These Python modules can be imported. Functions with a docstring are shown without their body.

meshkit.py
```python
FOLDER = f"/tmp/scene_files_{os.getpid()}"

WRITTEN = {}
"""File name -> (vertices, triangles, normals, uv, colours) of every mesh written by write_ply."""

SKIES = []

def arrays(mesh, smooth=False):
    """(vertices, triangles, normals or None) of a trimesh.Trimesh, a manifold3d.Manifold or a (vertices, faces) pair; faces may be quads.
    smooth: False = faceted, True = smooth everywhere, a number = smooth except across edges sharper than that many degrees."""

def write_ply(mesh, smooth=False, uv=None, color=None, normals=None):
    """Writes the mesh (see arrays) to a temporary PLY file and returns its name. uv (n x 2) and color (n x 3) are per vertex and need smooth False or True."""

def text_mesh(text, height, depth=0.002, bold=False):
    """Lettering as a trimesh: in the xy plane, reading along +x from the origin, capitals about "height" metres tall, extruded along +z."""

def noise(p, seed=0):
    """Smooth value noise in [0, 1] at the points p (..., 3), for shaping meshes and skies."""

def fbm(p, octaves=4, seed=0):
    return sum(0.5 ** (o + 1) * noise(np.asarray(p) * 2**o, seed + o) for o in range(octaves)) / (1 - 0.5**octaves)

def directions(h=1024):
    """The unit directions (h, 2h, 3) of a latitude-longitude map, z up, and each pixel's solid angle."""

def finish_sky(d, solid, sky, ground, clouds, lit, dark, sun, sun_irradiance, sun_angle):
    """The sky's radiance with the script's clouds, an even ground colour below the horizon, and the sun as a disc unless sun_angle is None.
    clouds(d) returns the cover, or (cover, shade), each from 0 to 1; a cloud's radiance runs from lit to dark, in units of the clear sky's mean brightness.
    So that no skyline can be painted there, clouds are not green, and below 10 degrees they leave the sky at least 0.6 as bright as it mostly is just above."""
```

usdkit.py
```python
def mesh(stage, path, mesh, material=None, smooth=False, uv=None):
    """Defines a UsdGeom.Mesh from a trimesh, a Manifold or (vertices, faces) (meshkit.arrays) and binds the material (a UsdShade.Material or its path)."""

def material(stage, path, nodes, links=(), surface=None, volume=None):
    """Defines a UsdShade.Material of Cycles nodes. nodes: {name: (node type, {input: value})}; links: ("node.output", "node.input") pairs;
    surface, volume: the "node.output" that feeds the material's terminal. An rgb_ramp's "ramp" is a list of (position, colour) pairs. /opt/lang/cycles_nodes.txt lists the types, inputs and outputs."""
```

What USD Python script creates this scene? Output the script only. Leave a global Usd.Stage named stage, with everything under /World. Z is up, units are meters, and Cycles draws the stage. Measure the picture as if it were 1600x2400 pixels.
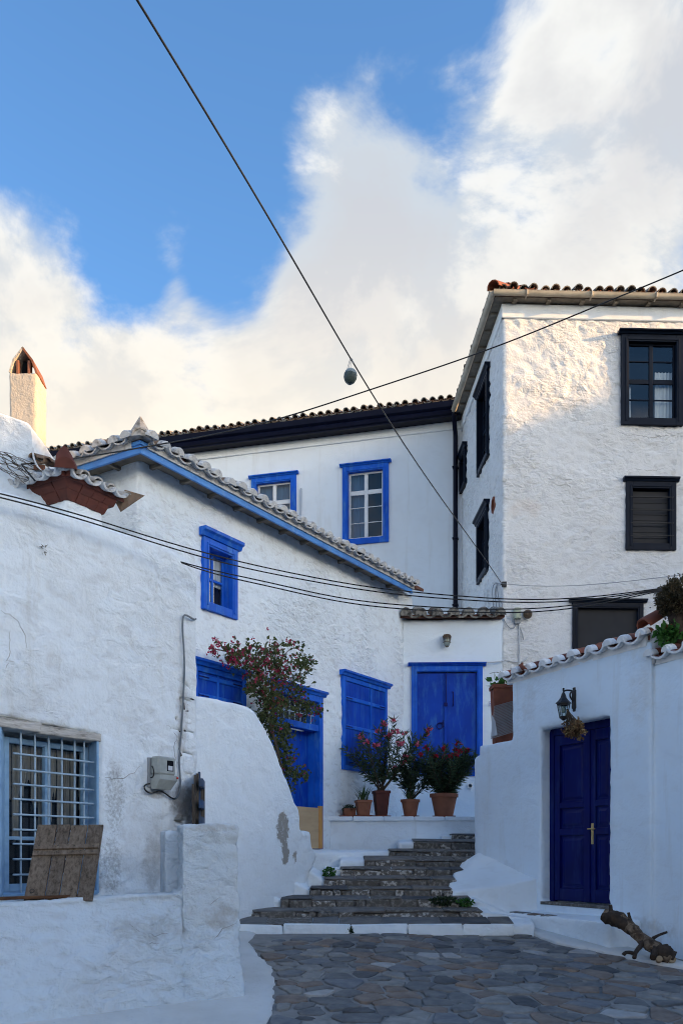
import math, random
import numpy as np, trimesh, manifold3d as m3, usdkit, meshkit
import shapely.geometry as sg
from shapely.ops import unary_union
from scipy.spatial import Voronoi
from pxr import Usd, UsdGeom, UsdLux, UsdShade, Gf, Sdf

random.seed(7); np.random.seed(7)
stage = Usd.Stage.CreateInMemory()
UsdGeom.SetStageUpAxis(stage, 'Z'); UsdGeom.SetStageMetersPerUnit(stage, 1.0)
UsdGeom.Xform.Define(stage, '/World'); UsdGeom.Scope.Define(stage, '/World/Looks')

# ------------------------------------------------------------------ camera (eye at the origin, looking along +y; heights are above the eye)
cam = UsdGeom.Camera.Define(stage, '/World/camera'); cam.AddRotateXOp().Set(90)
cam.CreateHorizontalApertureAttr(36.0); cam.CreateFocalLengthAttr(48.04); cam.CreateVerticalApertureOffsetAttr(18.11)
cam.CreateExposureAttr(1.55)
SUN = np.array([5.0, -1.0, 1.1]); SUN /= np.linalg.norm(SUN)
SUN_EL = math.asin(SUN[2]); SUN_ROT = math.atan2(SUN[0], SUN[1])
def build_sky():
    dome = UsdLux.DomeLight.Define(stage, '/World/sky')
    nodes = {
        "tc": ("texture_coordinate", {}),
        "sky": ("sky_texture", {"sky_type": "single_scattering", "sun_disc": False, "sun_elevation": SUN_EL, "sun_rotation": SUN_ROT, "air_density": 1.0, "aerosol_density": 0.25, "ozone_density": 2.6}),
        "tint": ("mix_color", {"blend_type": "multiply", "fac": 1.0, "b": (1.0, 1.30, 1.52)}),
        "gain": ("vector_math", {"math_type": "scale", "scale": 0.57}),
        "bg": ("background_shader", {"strength": 0.15}),
        "sep": ("separate_xyz", {}),
        # warped billows: one large, one fine
        "map1": ("mapping", {"location": (1.7, 0.4, 3.1), "scale": (1.0, 1.0, 1.25)}),
        "n1": ("noise_texture", {"scale": 4.6, "detail": 10.0, "roughness": 0.60, "distortion": 0.35}),
        "n3": ("noise_texture", {"scale": 9.0, "detail": 8.0, "roughness": 0.6, "distortion": 0.5}),
        "map2": ("mapping", {"location": (1.62, 0.40, 3.17), "scale": (1.0, 1.0, 1.25)}),
        "n2": ("noise_texture", {"scale": 4.6, "detail": 10.0, "roughness": 0.60, "distortion": 0.35}),
    }
    links = [("tc.generated", "map1.vector"), ("map1.vector", "n1.vector"), ("map1.vector", "n3.vector"), ("tc.generated", "map2.vector"), ("map2.vector", "n2.vector"),
             ("tc.generated", "sep.vector"), ("sky.color", "tint.a"), ("tint.result", "gain.vector1")]
    def direction(px, py):
        v = np.array([(px - 800) / 2135.0, 1.0, (2005 - py) / 2135.0]); return v / np.linalg.norm(v)
    # banks of cumulus (+) and the clear parts of the sky between them (-): direction, inner and outer angle in degrees, weight
    banks = [(direction(1300, 620), 5, 16, .48), (direction(1500, 250), 2, 9, .5), (direction(760, 520), 2, 7, .42), (direction(860, 270), 1, 6, .36),
             (direction(60, 850), 4, 10, .65), (direction(900, 850), 4, 11, .50), (direction(600, 820), 2, 6, .30), (direction(420, 800), 2, 7, .32), (direction(90,560),1,4.5,.3), (direction(440,560),1,4.5,.34),
             (direction(150, 120), 8, 16, -.5), (direction(600, 60), 3, 10, -.35), (direction(250, 480), 1, 6, -.22), (direction(560, 640), .5, 3.4, -.50), (direction(280, 640), .5, 3.0, -.40), (direction(960, 360), .5, 3.6, -.34), (direction(1040,130),1,4,-.22),(direction(1400,110),.5,2.5,-.25)]
    last = None
    for i, (c, a, b, w) in enumerate(banks):
        nodes[f"dot{i}"] = ("vector_math", {"math_type": "dot_product", "vector2": tuple(c)})
        nodes[f"rng{i}"] = ("map_range", {"range_type": "smoothstep", "from_min": math.cos(math.radians(b)), "from_max": math.cos(math.radians(a)), "to_min": 0.0, "to_max": 1.0})
        nodes[f"sum{i}"] = ("math", {"math_type": "multiply_add", "value2": float(w), "value3": -0.04})
        links += [("tc.generated", f"dot{i}.vector1"), (f"dot{i}.value", f"rng{i}.value"), (f"rng{i}.result", f"sum{i}.value1")]
        if last: links.append((last, f"sum{i}.value3"))
        last = f"sum{i}.value"
    # nearer the horizon the banks close up, all the way round
    nodes["lowb"] = ("map_range", {"range_type": "smoothstep", "from_min": 0.22, "from_max": 0.52, "to_min": 0.42, "to_max": 0.0})
    nodes["suml"] = ("math", {"math_type": "add"})
    nodes["highb"] = ("map_range", {"range_type": "smoothstep", "from_min": 0.70, "from_max": 0.90, "to_min": 0.0, "to_max": -0.55})
    nodes["sumh"] = ("math", {"math_type": "add"})
    links += [("sep.z", "lowb.value"), ("lowb.result", "suml.value1"), (last, "suml.value2"), ("sep.z", "highb.value"), ("highb.result", "sumh.value1"), ("suml.value", "sumh.value2")]; last = "sumh.value"
    nodes |= {
        "na": ("math", {"math_type": "multiply_add", "value2": 2.3, "value3": -1.20}),
        "nb": ("math", {"math_type": "multiply_add", "value2": 1.0, "value3": -0.50}),
        "den0": ("math", {"math_type": "add"}), "den": ("math", {"math_type": "add"}),
        "alpha": ("map_range", {"range_type": "smoothstep", "from_min": -0.12, "from_max": 0.52, "to_min": 0.0, "to_max": 1.0}),
        "thick": ("map_range", {"range_type": "smoothstep", "from_min": 0.12, "from_max": 0.85, "to_min": 0.0, "to_max": 1.0}),
        "dif": ("math", {"math_type": "subtract"}),
        "lit": ("map_range", {"range_type": "smoothstep", "from_min": -0.06, "from_max": 0.06, "to_min": 0.0, "to_max": 1.0}),
        "shade": ("mix_color", {"a": (.62, .685, .755), "b": (.95, .95, .915)}),
        "low": ("map_range", {"range_type": "smoothstep", "from_min": 0.33, "from_max": 0.60, "to_min": 1.0, "to_max": 0.0}),
        "lowf": ("math", {"math_type": "multiply", "value2": 0.8}),
        "warm": ("mix_color", {"b": (1.13, .99, .77)}),
        "grey": ("map_range", {"range_type": "smoothstep", "from_min": 0.30, "from_max": 1.05, "to_min": 0.0, "to_max": 0.62}),
        "core": ("mix_color", {"b": (.62, .62, .65)}),
        "cg": ("vector_math", {"math_type": "scale"}),
        "sund": ("vector_math", {"math_type": "dot_product", "vector2": tuple(SUN)}),      # clouds towards the low sun are brighter
        "glow": ("map_range", {"range_type": "smoothstep", "from_min": 0.25, "from_max": 0.97, "to_min": 2.40, "to_max": 17.0}),
        "alphaf": ("math", {"math_type": "multiply", "value2": 0.97}),
        "mix": ("mix_color", {}),
    }
    links += [("n1.fac", "na.value1"), ("n3.fac", "nb.value1"), ("na.value", "den0.value1"), ("nb.value", "den0.value2"), ("den0.value", "den.value1"), (last, "den.value2"),
              ("den.value", "alpha.value"), ("den.value", "thick.value"),
              ("n1.fac", "dif.value1"), ("n2.fac", "dif.value2"), ("dif.value", "lit.value"), ("lit.result", "shade.fac"),
              ("sep.z", "low.value"), ("low.result", "lowf.value1"), ("lowf.value", "warm.fac"), ("shade.result", "core.a"), ("den.value", "grey.value"), ("grey.result", "core.fac"), ("core.result", "warm.a"), ("warm.result", "cg.vector1"), ("tc.generated", "sund.vector1"), ("sund.value", "glow.value"), ("glow.result", "cg.scale"),
              ("alpha.result", "alphaf.value1"), ("alphaf.value", "mix.fac"), ("gain.vector", "mix.a"), ("cg.vector", "mix.b"), ("mix.result", "bg.color")]
    m = usdkit.material(stage, '/World/Looks/sky', nodes, links, surface="bg.background")
    UsdShade.MaterialBindingAPI.Apply(dome.GetPrim()).Bind(m)
    return dome
build_sky()
sun = UsdLux.DistantLight.Define(stage, '/World/sun')
sun.CreateIntensityAttr(0.85); sun.CreateNormalizeAttr(True); sun.CreateAngleAttr(0.5); sun.CreateColorAttr(Gf.Vec3f(1.0, 0.60, 0.25))
sun.AddTransformOp().Set(Gf.Matrix4d(Gf.Rotation(Gf.Vec3d(0, 0, 1), Gf.Vec3d(*map(float, SUN))), Gf.Vec3d(0)))

# ------------------------------------------------------------------ naming, things and parts
COUNT = {}
def numbered(parent, name):
    k = COUNT[(parent, name)] = COUNT.get((parent, name), -1) + 1
    return f"{parent}/{name}" + (f"_{k:03d}" if k else "")
class Thing:
    def __init__(s, name, label=None, cat=None, group=None, kind=None, base=(0, 0, 0)):
        s.path = numbered('/World', name); s.base = np.array(base, float)
        x = UsdGeom.Xform.Define(stage, s.path); x.AddTranslateOp().Set(Gf.Vec3d(*map(float, base)))
        tag(x.GetPrim(), label, cat, group, kind)
    def add(s, name, mesh, mat, parent=None, smooth=False, label=None, kind=None):
        path = numbered(parent or s.path, name)
        m = usdkit.mesh(stage, path, move(mesh, -s.base), MAT[mat], smooth=smooth)
        tag(m.GetPrim(), label, None, None, kind)
        return path
def tag(p, label=None, cat=None, group=None, kind=None):
    for k, v in (('label', label), ('category', cat), ('group', group), ('kind', kind)):
        if v: p.SetCustomDataByKey(k, v)
def single(name, mesh, mat, label=None, cat=None, group=None, kind=None, smooth=False):
    path = numbered('/World', name)
    m = usdkit.mesh(stage, path, mesh, MAT[mat], smooth=smooth); tag(m.GetPrim(), label, cat, group, kind)
    return path

# ------------------------------------------------------------------ geometry helpers
def tm(x):
    if isinstance(x, trimesh.Trimesh): return x
    if hasattr(x, 'to_mesh'):
        a = x.to_mesh(); return trimesh.Trimesh(np.array(a.vert_properties[:, :3], float), np.array(a.tri_verts), process=False)
    v, f = np.asarray(x[0], float), np.asarray(x[1], int)
    if f.shape[1] == 4: f = np.vstack([f[:, [0, 1, 2]], f[:, [0, 2, 3]]])
    return trimesh.Trimesh(v, f, process=False)
def move(m, d):
    m = tm(m).copy(); m.vertices = m.vertices + np.asarray(d, float); return m
def xf(m, M):
    m = tm(m); v = m.vertices @ M[:3, :3].T + M[:3, 3]
    return trimesh.Trimesh(v, m.faces if np.linalg.det(M[:3, :3]) > 0 else m.faces[:, ::-1], process=False)
def cat(ms):
    ms = [tm(m) for m in ms]; n = np.cumsum([0] + [len(m.vertices) for m in ms])
    return trimesh.Trimesh(np.vstack([m.vertices for m in ms]), np.vstack([m.faces + k for m, k in zip(ms, n)]), process=False)
def frame(o, x, y, z):
    M = np.eye(4); M[:3, 0], M[:3, 1], M[:3, 2], M[:3, 3] = x, y, z, o; return M
def unit(v): v = np.asarray(v, float); return v / np.linalg.norm(v)
def rot(axis, a): return trimesh.transformations.rotation_matrix(a, axis)
def hull(pts): return tm(m3.Manifold.hull_points(np.asarray(pts, float)))
def cb(u0, u1, z0, z1, o0, o1, c=.004):
    """a box with chamfered edges between the given limits"""
    lo, hi = np.array([u0, z0, o0], float), np.array([u1, z1, o1], float)
    lo, hi = np.minimum(lo, hi), np.maximum(lo, hi); c = min(c, .3 * (hi - lo).min())
    P = []
    for s in np.ndindex(2, 2, 2):
        p = np.where(np.array(s) == 1, hi, lo); d = np.where(np.array(s) == 1, -c, c)
        for k in range(3):
            q = p + d; q[k] = p[k]; P.append(q)
    return hull(P)
def mbox(u0, u1, z0, z1, o0, o1):
    return m3.Manifold.cube((u1 - u0, z1 - z0, o1 - o0)).translate((u0, z0, o0))
def tube(pts, r, n=6, closed=True):
    p = np.asarray(pts, float); r = np.broadcast_to(r, (len(p),)).astype(float)
    t = np.gradient(p, axis=0); t /= np.linalg.norm(t, axis=1, keepdims=True) + 1e-12
    a = np.cross(t[0], [0, 0, 1.0] if abs(t[0][2]) < .9 else [1.0, 0, 0]); a /= np.linalg.norm(a)
    V = []
    for k in range(len(p)):
        a = a - t[k] * (a @ t[k]); a /= np.linalg.norm(a) + 1e-12; b = np.cross(t[k], a)
        ang = np.arange(n) * 2 * np.pi / n
        V.append(p[k] + r[k] * (np.cos(ang)[:, None] * a + np.sin(ang)[:, None] * b))
    i, j = np.meshgrid(np.arange(len(p) - 1), np.arange(n), indexing='ij')
    q = np.stack([i * n + j, i * n + (j + 1) % n, (i + 1) * n + (j + 1) % n, (i + 1) * n + j], -1).reshape(-1, 4)
    F = np.vstack([q[:, [0, 1, 2]], q[:, [0, 2, 3]]]); V = np.vstack(V)
    if closed:
        e = (len(p) - 1) * n
        F = np.vstack([F] + [[[0, k + 1, k]] for k in range(1, n - 1)] + [[[e, e + k, e + k + 1]] for k in range(1, n - 1)])
    return trimesh.Trimesh(V, F, process=False)
def lathe(profile, n=20, at=(0, 0, 0)):
    return move(trimesh.creation.revolve(np.asarray(profile, float), sections=n), at)
def prism(poly, h, M=np.eye(4)):
    """polygon (points or shapely) extruded h along z, placed by M"""
    g = poly if isinstance(poly, sg.Polygon) else sg.Polygon(poly)
    return xf(trimesh.creation.extrude_polygon(g, h, engine='earcut'), M)
def bend(a, b, sag, n=24, extra=None):
    a, b = np.asarray(a, float), np.asarray(b, float); t = np.linspace(0, 1, n)[:, None]
    p = a + (b - a) * t; p[:, 2] -= (sag * 4 * t * (1 - t))[:, 0]; return p
def smoothpath(pts, n=24):
    from scipy.interpolate import CubicSpline
    p = np.asarray(pts, float); s = np.r_[0, np.cumsum(np.linalg.norm(np.diff(p, axis=0), axis=1))]
    return CubicSpline(s, p)(np.linspace(0, s[-1], n))

# the survey: where a point of the view lies once its distance, or the wall it is on, is known
FL, CX, HY = 2135.0, 800.0, 2005.0
def at(px, py, Y): return np.array([(px - CX) / FL * Y, Y, (HY - py) / FL * Y])
class Wall:
    """a vertical plane: u runs to the right as seen from the front, o outwards"""
    def __init__(s, p, d):
        s.p, s.d = np.array(p, float), unit(d); s.n = np.array([s.d[1], -s.d[0]])
        s.M = frame((*s.p, 0), (*s.d, 0), (0, 0, 1), (*s.n, 0))
    def u(s, px, o=0):
        k = (px - CX) / FL; q = s.p + o * s.n
        return (k * q[1] - q[0]) / (s.d[0] - k * s.d[1])
    def uz(s, px, py, o=0):
        u = s.u(px, o); return u, (HY - py) / FL * (s.p + o * s.n + u * s.d)[1]
    def z(s, px, py, o=0): return s.uz(px, py, o)[1]
    def pt(s, u, z, o=0):
        q = s.p + u * s.d + o * s.n; return np.array([q[0], q[1], z])
    def on(s, px, py, o=0): return s.pt(*s.uz(px, py, o), o)
    def put(s, m): return xf(m, s.M)
    def cut(s, u0, u1, z0, z1, depth, o1=.3): return tm_m(s.put(mbox(u0, u1, z0, z1, -depth, o1)))
    def off(s, o): return Wall(s.p + o * s.n, s.d)
def tm_m(t):
    t = tm(t); return m3.Manifold(m3.Mesh(np.asarray(t.vertices, np.float32), np.asarray(t.faces, np.uint32)))
def relief(v, n, big, stone, s, seed=0, zs=.55):
    q = v / np.array([s, s, s * zs])
    a = meshkit.fbm(v / .8, 3, seed) - .5
    b = meshkit.fbm(q, 3, seed + 5); c = meshkit.fbm(q * 2.3, 2, seed + 9) - .5
    st = .45 - np.abs(2 * b - 1) * 1.9 + .5 * c
    return v + n * (2 * big * a + stone * st)[:, None]
def lumpy(man, res, big, stone, s=.16, seed=0, taubin=6, keep=None):
    """masonry: split finely, edges worn round, faces uneven"""
    t = tm(man.simplify(.0008).refine_to_length(res)); t = trimesh.Trimesh(t.vertices, t.faces, process=False)
    v, f = np.array(t.vertices), np.array(t.faces)
    N = np.zeros_like(v); c = np.cross(v[f[:, 1]] - v[f[:, 0]], v[f[:, 2]] - v[f[:, 0]])
    for k in range(3): np.add.at(N, f[:, k], c)
    from scipy.sparse import coo_matrix, diags
    e = np.vstack([f[:, [0, 1]], f[:, [1, 2]], f[:, [2, 0]]]); e = np.vstack([e, e[:, ::-1]])
    A = coo_matrix((np.ones(len(e)), (e[:, 0], e[:, 1])), shape=(len(v), len(v))).tocsr(); A.data[:] = 1
    A = diags(1 / np.maximum(np.asarray(A.sum(1)).ravel(), 1)) @ A
    for _ in range(2): N = .4 * N + .6 * (A @ N)
    nrm = N / (np.linalg.norm(N, axis=1, keepdims=True) + 1e-12)
    for _ in range(taubin):
        v = v + .5 * (A @ v - v); v = v - .5 * (A @ v - v)
    w = relief(v, nrm, big, stone, s, seed)
    if keep is not None:
        k = keep(v)[:, None]; w = v + (w - v) * k
    return trimesh.Trimesh(w, f, process=False)
def footprint(pts, z0, z1):
    c = m3.CrossSection([np.asarray(pts, float)], m3.FillRule.NonZero)
    return c.extrude(z1 - z0).translate((0, 0, z0))
# ------------------------------------------------------------------ materials
MAT = {}
def mat(name, nodes, links, surface="p.BSDF"):
    MAT[name] = usdkit.material(stage, f'/World/Looks/{name}', nodes, links, surface=surface)
def plaster(name, base=(.79, .855, .90), grey=(.62, .61, .58), grime=.35, chips=.0, bump=.5, fine=28.0, relief_scale=7.0, relief=.35, spots=(), streak=.3, flat=(1, 1, 1.6)):
    n = {"g": ("geometry", {}), "p": ("principled_bsdf", {"roughness": .92, "specular_ior_level": .15}),
         "n1": ("noise_texture", {"scale": 1.3, "detail": 7.0, "roughness": .62}),
         "r1": ("map_range", {"from_min": .42, "from_max": .75, "to_min": 0.0, "to_max": grime, "clamp": True}),
         "c1": ("mix_color", {"a": base, "b": grey}),
         "ms": ("mapping", {"scale": (5.0, 5.0, .55)}), "ns": ("noise_texture", {"scale": 1.0, "detail": 6.0, "roughness": .65}),
         "rs": ("map_range", {"from_min": .56, "from_max": .78, "to_min": 0.0, "to_max": streak, "clamp": True}),
         "c2": ("mix_color", {"b": (.50, .47, .40)}),
         "nf": ("noise_texture", {"scale": fine, "detail": 5.0, "roughness": .6}),
         "rf": ("map_range", {"from_min": .68, "from_max": .74, "to_min": 0.0, "to_max": chips, "clamp": True}),
         "c3": ("mix_color", {"b": (.20, .19, .18)}),
         "mr": ("mapping", {"scale": flat}), "nr": ("noise_texture", {"scale": relief_scale, "detail": 6.0, "roughness": .55, "distortion": .6}),
         "nm": ("noise_texture", {"scale": 1.1, "detail": 3.0}), "rm": ("map_range", {"from_min": .40, "from_max": .62, "to_min": .12, "to_max": 1.0, "clamp": True}), "hm": ("math", {"math_type": "multiply"}),
         "b1": ("bump", {"strength": min(1.0, relief * 1.2), "distance": .065}), "b2": ("bump", {"strength": bump, "distance": .014}),
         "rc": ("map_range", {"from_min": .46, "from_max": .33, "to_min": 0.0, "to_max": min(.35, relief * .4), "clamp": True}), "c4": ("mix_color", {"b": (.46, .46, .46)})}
    l = [("g.position", "n1.vector"), ("n1.fac", "r1.value"), ("r1.result", "c1.fac"), ("c1.result", "c2.a"), ("g.position", "ms.vector"), ("ms.vector", "ns.vector"),
         ("ns.fac", "rs.value"), ("rs.result", "c2.fac"), ("g.position", "nf.vector"), ("nf.fac", "rf.value"), ("rf.result", "c3.fac"), ("c2.result", "c3.a"),
         ("g.position", "mr.vector"), ("mr.vector", "nr.vector"), ("g.position", "nm.vector"), ("nm.fac", "rm.value"), ("nr.fac", "hm.value1"), ("rm.result", "hm.value2"), ("hm.value", "b1.height"), ("b1.normal", "b2.normal"), ("nf.fac", "b2.height"), ("b2.normal", "p.normal")]
    l += [("nr.fac", "rc.value"), ("rc.result", "c4.fac"), ("c3.result", "c4.a")]      # hollows of the relief darkened: cavity shade put into the colour
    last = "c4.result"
    for i, (c, rad, col, amount, sc, th) in enumerate(spots):      # stains, bare patches and mould, each where it is on this wall
        n |= {f"d{i}": ("vector_math", {"math_type": "subtract", "vector2": tuple(c)}), f"k{i}": ("vector_math", {"math_type": "divide", "vector2": tuple(rad)}),
              f"l{i}": ("vector_math", {"math_type": "length"}), f"m{i}": ("map_range", {"range_type": "smoothstep", "from_min": .3, "from_max": 1.0, "to_min": 1.0, "to_max": 0.0}),
              f"q{i}": ("noise_texture", {"scale": sc, "detail": 7.0, "roughness": .68}), f"a{i}": ("math", {"math_type": "multiply_add", "value2": .42}),
              f"t{i}": ("map_range", {"from_min": th + (.20 if amount >= 1 else .15), "from_max": th + (.30 if amount >= 1 else .42), "to_min": 0.0, "to_max": amount, "clamp": True}), f"x{i}": ("mix_color", {"b": col})}
        l += [("g.position", f"d{i}.vector1"), (f"d{i}.vector", f"k{i}.vector1"), (f"k{i}.vector", f"l{i}.vector1"), (f"l{i}.value", f"m{i}.value"), ("g.position", f"q{i}.vector"),
              (f"m{i}.result", f"a{i}.value1"), (f"q{i}.fac", f"a{i}.value3"), (f"a{i}.value", f"t{i}.value"), (f"t{i}.result", f"x{i}.fac"), (last, f"x{i}.a")]
        last = f"x{i}.result"
    mat(name, n, l + [(last, "p.base_color")])
def simple(name, col, col2=None, scale=6.0, rough=.5, bump=.15, bscale=40.0, spec=.4, metal=0.0, stretch=(1, 1, 1), lo=.4, hi=.7, dist=.004, worn=None, worn_at=.62):
    n = {"g": ("geometry", {}), "mp": ("mapping", {"scale": stretch}), "n1": ("noise_texture", {"scale": scale, "detail": 6.0, "roughness": .6}),
         "r": ("map_range", {"from_min": lo, "from_max": hi, "to_min": 0.0, "to_max": 1.0, "clamp": True}), "c": ("mix_color", {"a": col, "b": col2 or tuple(.8 * x for x in col)}),
         "n2": ("noise_texture", {"scale": bscale, "detail": 4.0}), "b": ("bump", {"strength": bump, "distance": dist}),
         "p": ("principled_bsdf", {"roughness": rough, "specular_ior_level": spec, "metallic": metal})}
    l = [("g.position", "mp.vector"), ("mp.vector", "n1.vector"), ("n1.fac", "r.value"), ("r.result", "c.fac"), ("mp.vector", "n2.vector"), ("n2.fac", "b.height"), ("b.normal", "p.normal")]
    last = "c.result"
    if worn:          # faded and chipped paint
        n |= {"mw": ("mapping", {"scale": (4.0, 4.0, .9)}), "nw": ("noise_texture", {"scale": 2.2, "detail": 9.0, "roughness": .7}), "rw": ("map_range", {"from_min": worn_at, "from_max": worn_at + .16, "to_min": 0.0, "to_max": .75, "clamp": True}), "cw": ("mix_color", {"b": worn})}
        l += [("g.position", "mw.vector"), ("mw.vector", "nw.vector"), ("nw.fac", "rw.value"), ("rw.result", "cw.fac"), (last, "cw.a")]; last = "cw.result"
    mat(name, n, l + [(last, "p.base_color")])
def leafy(name, col, col2, trans=.3, scale=14.0):
    n = {"g": ("geometry", {}), "n1": ("noise_texture", {"scale": scale, "detail": 3.0}), "r": ("map_range", {"from_min": .3, "from_max": .7, "to_min": 0.0, "to_max": 1.0, "clamp": True}),
         "c": ("mix_color", {"a": col, "b": col2}), "p": ("principled_bsdf", {"roughness": .55, "specular_ior_level": .3}), "t": ("translucent_bsdf", {}), "m": ("mix_closure", {"fac": trans})}
    mat(name, n, [("g.position", "n1.vector"), ("n1.fac", "r.value"), ("r.result", "c.fac"), ("c.result", "p.base_color"), ("c.result", "t.color"), ("p.BSDF", "m.closure1"), ("t.BSDF", "m.closure2")], surface="m.closure")
def timber(name, a, b, stretch, rough=.8, dark=(.02, .018, .015), scale=5.0):
    n = {"g": ("geometry", {}), "mp": ("mapping", {"scale": stretch}), "n1": ("noise_texture", {"scale": scale, "detail": 8.0, "roughness": .7, "distortion": .4}),
         "rm": ("rgb_ramp", {"ramp": [(0.30, dark), (.45, a), (.7, b)]}), "b": ("bump", {"strength": .5, "distance": .006}), "p": ("principled_bsdf", {"roughness": rough, "specular_ior_level": .2})}
    mat(name, n, [("g.position", "mp.vector"), ("mp.vector", "n1.vector"), ("n1.fac", "rm.fac"), ("rm.color", "p.base_color"), ("n1.fac", "b.height"), ("b.normal", "p.normal")])
def glass(name):
    mat(name, {"t": ("transparent_bsdf", {"color": (.88, .92, .92)}), "g": ("glossy_bsdf", {"color": (1, 1, 1), "roughness": .02}), "f": ("layer_weight", {"blend": .5}), "k": ("math", {"math_type": "power", "value2": 4.0}), "s": ("math", {"math_type": "multiply_add", "value2": .9, "value3": .05}), "m": ("mix_closure", {})},
        [("f.facing", "k.value1"), ("k.value", "s.value1"), ("s.value", "m.fac"), ("t.BSDF", "m.closure1"), ("g.BSDF", "m.closure2")], surface="m.closure")
# ------------------------------------------------------------------ the walls of the place
B = Wall((-.30, 13.5), (.534, .845))               # house with blue shutters
U0 = B.u(328.5)
G = Wall(B.p + U0 * B.d, (.845, -.534))            # its gable side, u = 0 at the corner
V = Wall((1.063, 15.66), (1, -.028))               # wing with the double door
U = Wall((2.71, 20.5), (.967, -.255))              # house at the back
TF = Wall((2.87, 16.2), (1, .0375))                # tower house, front
TL = Wall((2.87, 16.2), (.0375, -1))               # tower house, left side, u = 0 at the corner
R = Wall((2.94, 10.0), (.437, -.9))                # house on the right
L = Wall((-2.46, 7.5), (.534, .845))               # low house on the left
K = Wall((-1.27, 7.05), (.95, .31))                # pier and low wall in front
Q = B.off(1.0)                                     # outside stair parapet
def zg(x, y):
    return -1.75 + .088 * np.clip(y, -12, 16) - .03 * np.clip(x, 0, 6)
def rect(W, pl, pt, pb, pr, o=0):
    return W.u(pl, o), W.u(pr, o), W.z(pl, pb, o), W.z(pl, pt, o)

# spots on the walls that carry stains, bare render or mould
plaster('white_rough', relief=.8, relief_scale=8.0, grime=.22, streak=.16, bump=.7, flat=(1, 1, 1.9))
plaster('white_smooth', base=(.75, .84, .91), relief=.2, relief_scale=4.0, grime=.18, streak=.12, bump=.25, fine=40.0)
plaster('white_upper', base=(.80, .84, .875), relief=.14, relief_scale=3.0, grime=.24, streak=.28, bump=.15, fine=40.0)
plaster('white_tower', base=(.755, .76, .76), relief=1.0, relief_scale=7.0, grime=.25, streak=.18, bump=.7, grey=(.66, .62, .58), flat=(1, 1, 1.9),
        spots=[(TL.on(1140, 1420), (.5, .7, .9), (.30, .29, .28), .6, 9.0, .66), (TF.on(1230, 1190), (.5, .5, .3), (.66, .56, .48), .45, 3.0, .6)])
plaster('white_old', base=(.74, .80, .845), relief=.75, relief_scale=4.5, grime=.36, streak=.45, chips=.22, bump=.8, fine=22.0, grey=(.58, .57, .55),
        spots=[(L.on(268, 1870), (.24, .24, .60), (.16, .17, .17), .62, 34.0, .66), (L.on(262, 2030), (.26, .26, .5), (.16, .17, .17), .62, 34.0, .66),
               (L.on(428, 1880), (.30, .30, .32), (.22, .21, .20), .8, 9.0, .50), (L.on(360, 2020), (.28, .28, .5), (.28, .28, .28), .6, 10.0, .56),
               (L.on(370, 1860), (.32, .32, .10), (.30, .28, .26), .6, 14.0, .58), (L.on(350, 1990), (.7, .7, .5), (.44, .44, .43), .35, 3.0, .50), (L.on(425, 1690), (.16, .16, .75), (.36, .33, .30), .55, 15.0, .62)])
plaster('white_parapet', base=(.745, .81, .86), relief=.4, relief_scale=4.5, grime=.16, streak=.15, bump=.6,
        spots=[(Q.on(662, 1945), (.20, .20, .34), (.30, .29, .27), 1.0, 13.0, .53), (Q.on(668, 2000), (.13, .13, .24), (.30, .29, .27), 1.0, 14.0, .52), (Q.on(690, 2010), (.08, .08, .14), (.34, .32, .29), 1.0, 16.0, .62)])
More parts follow.
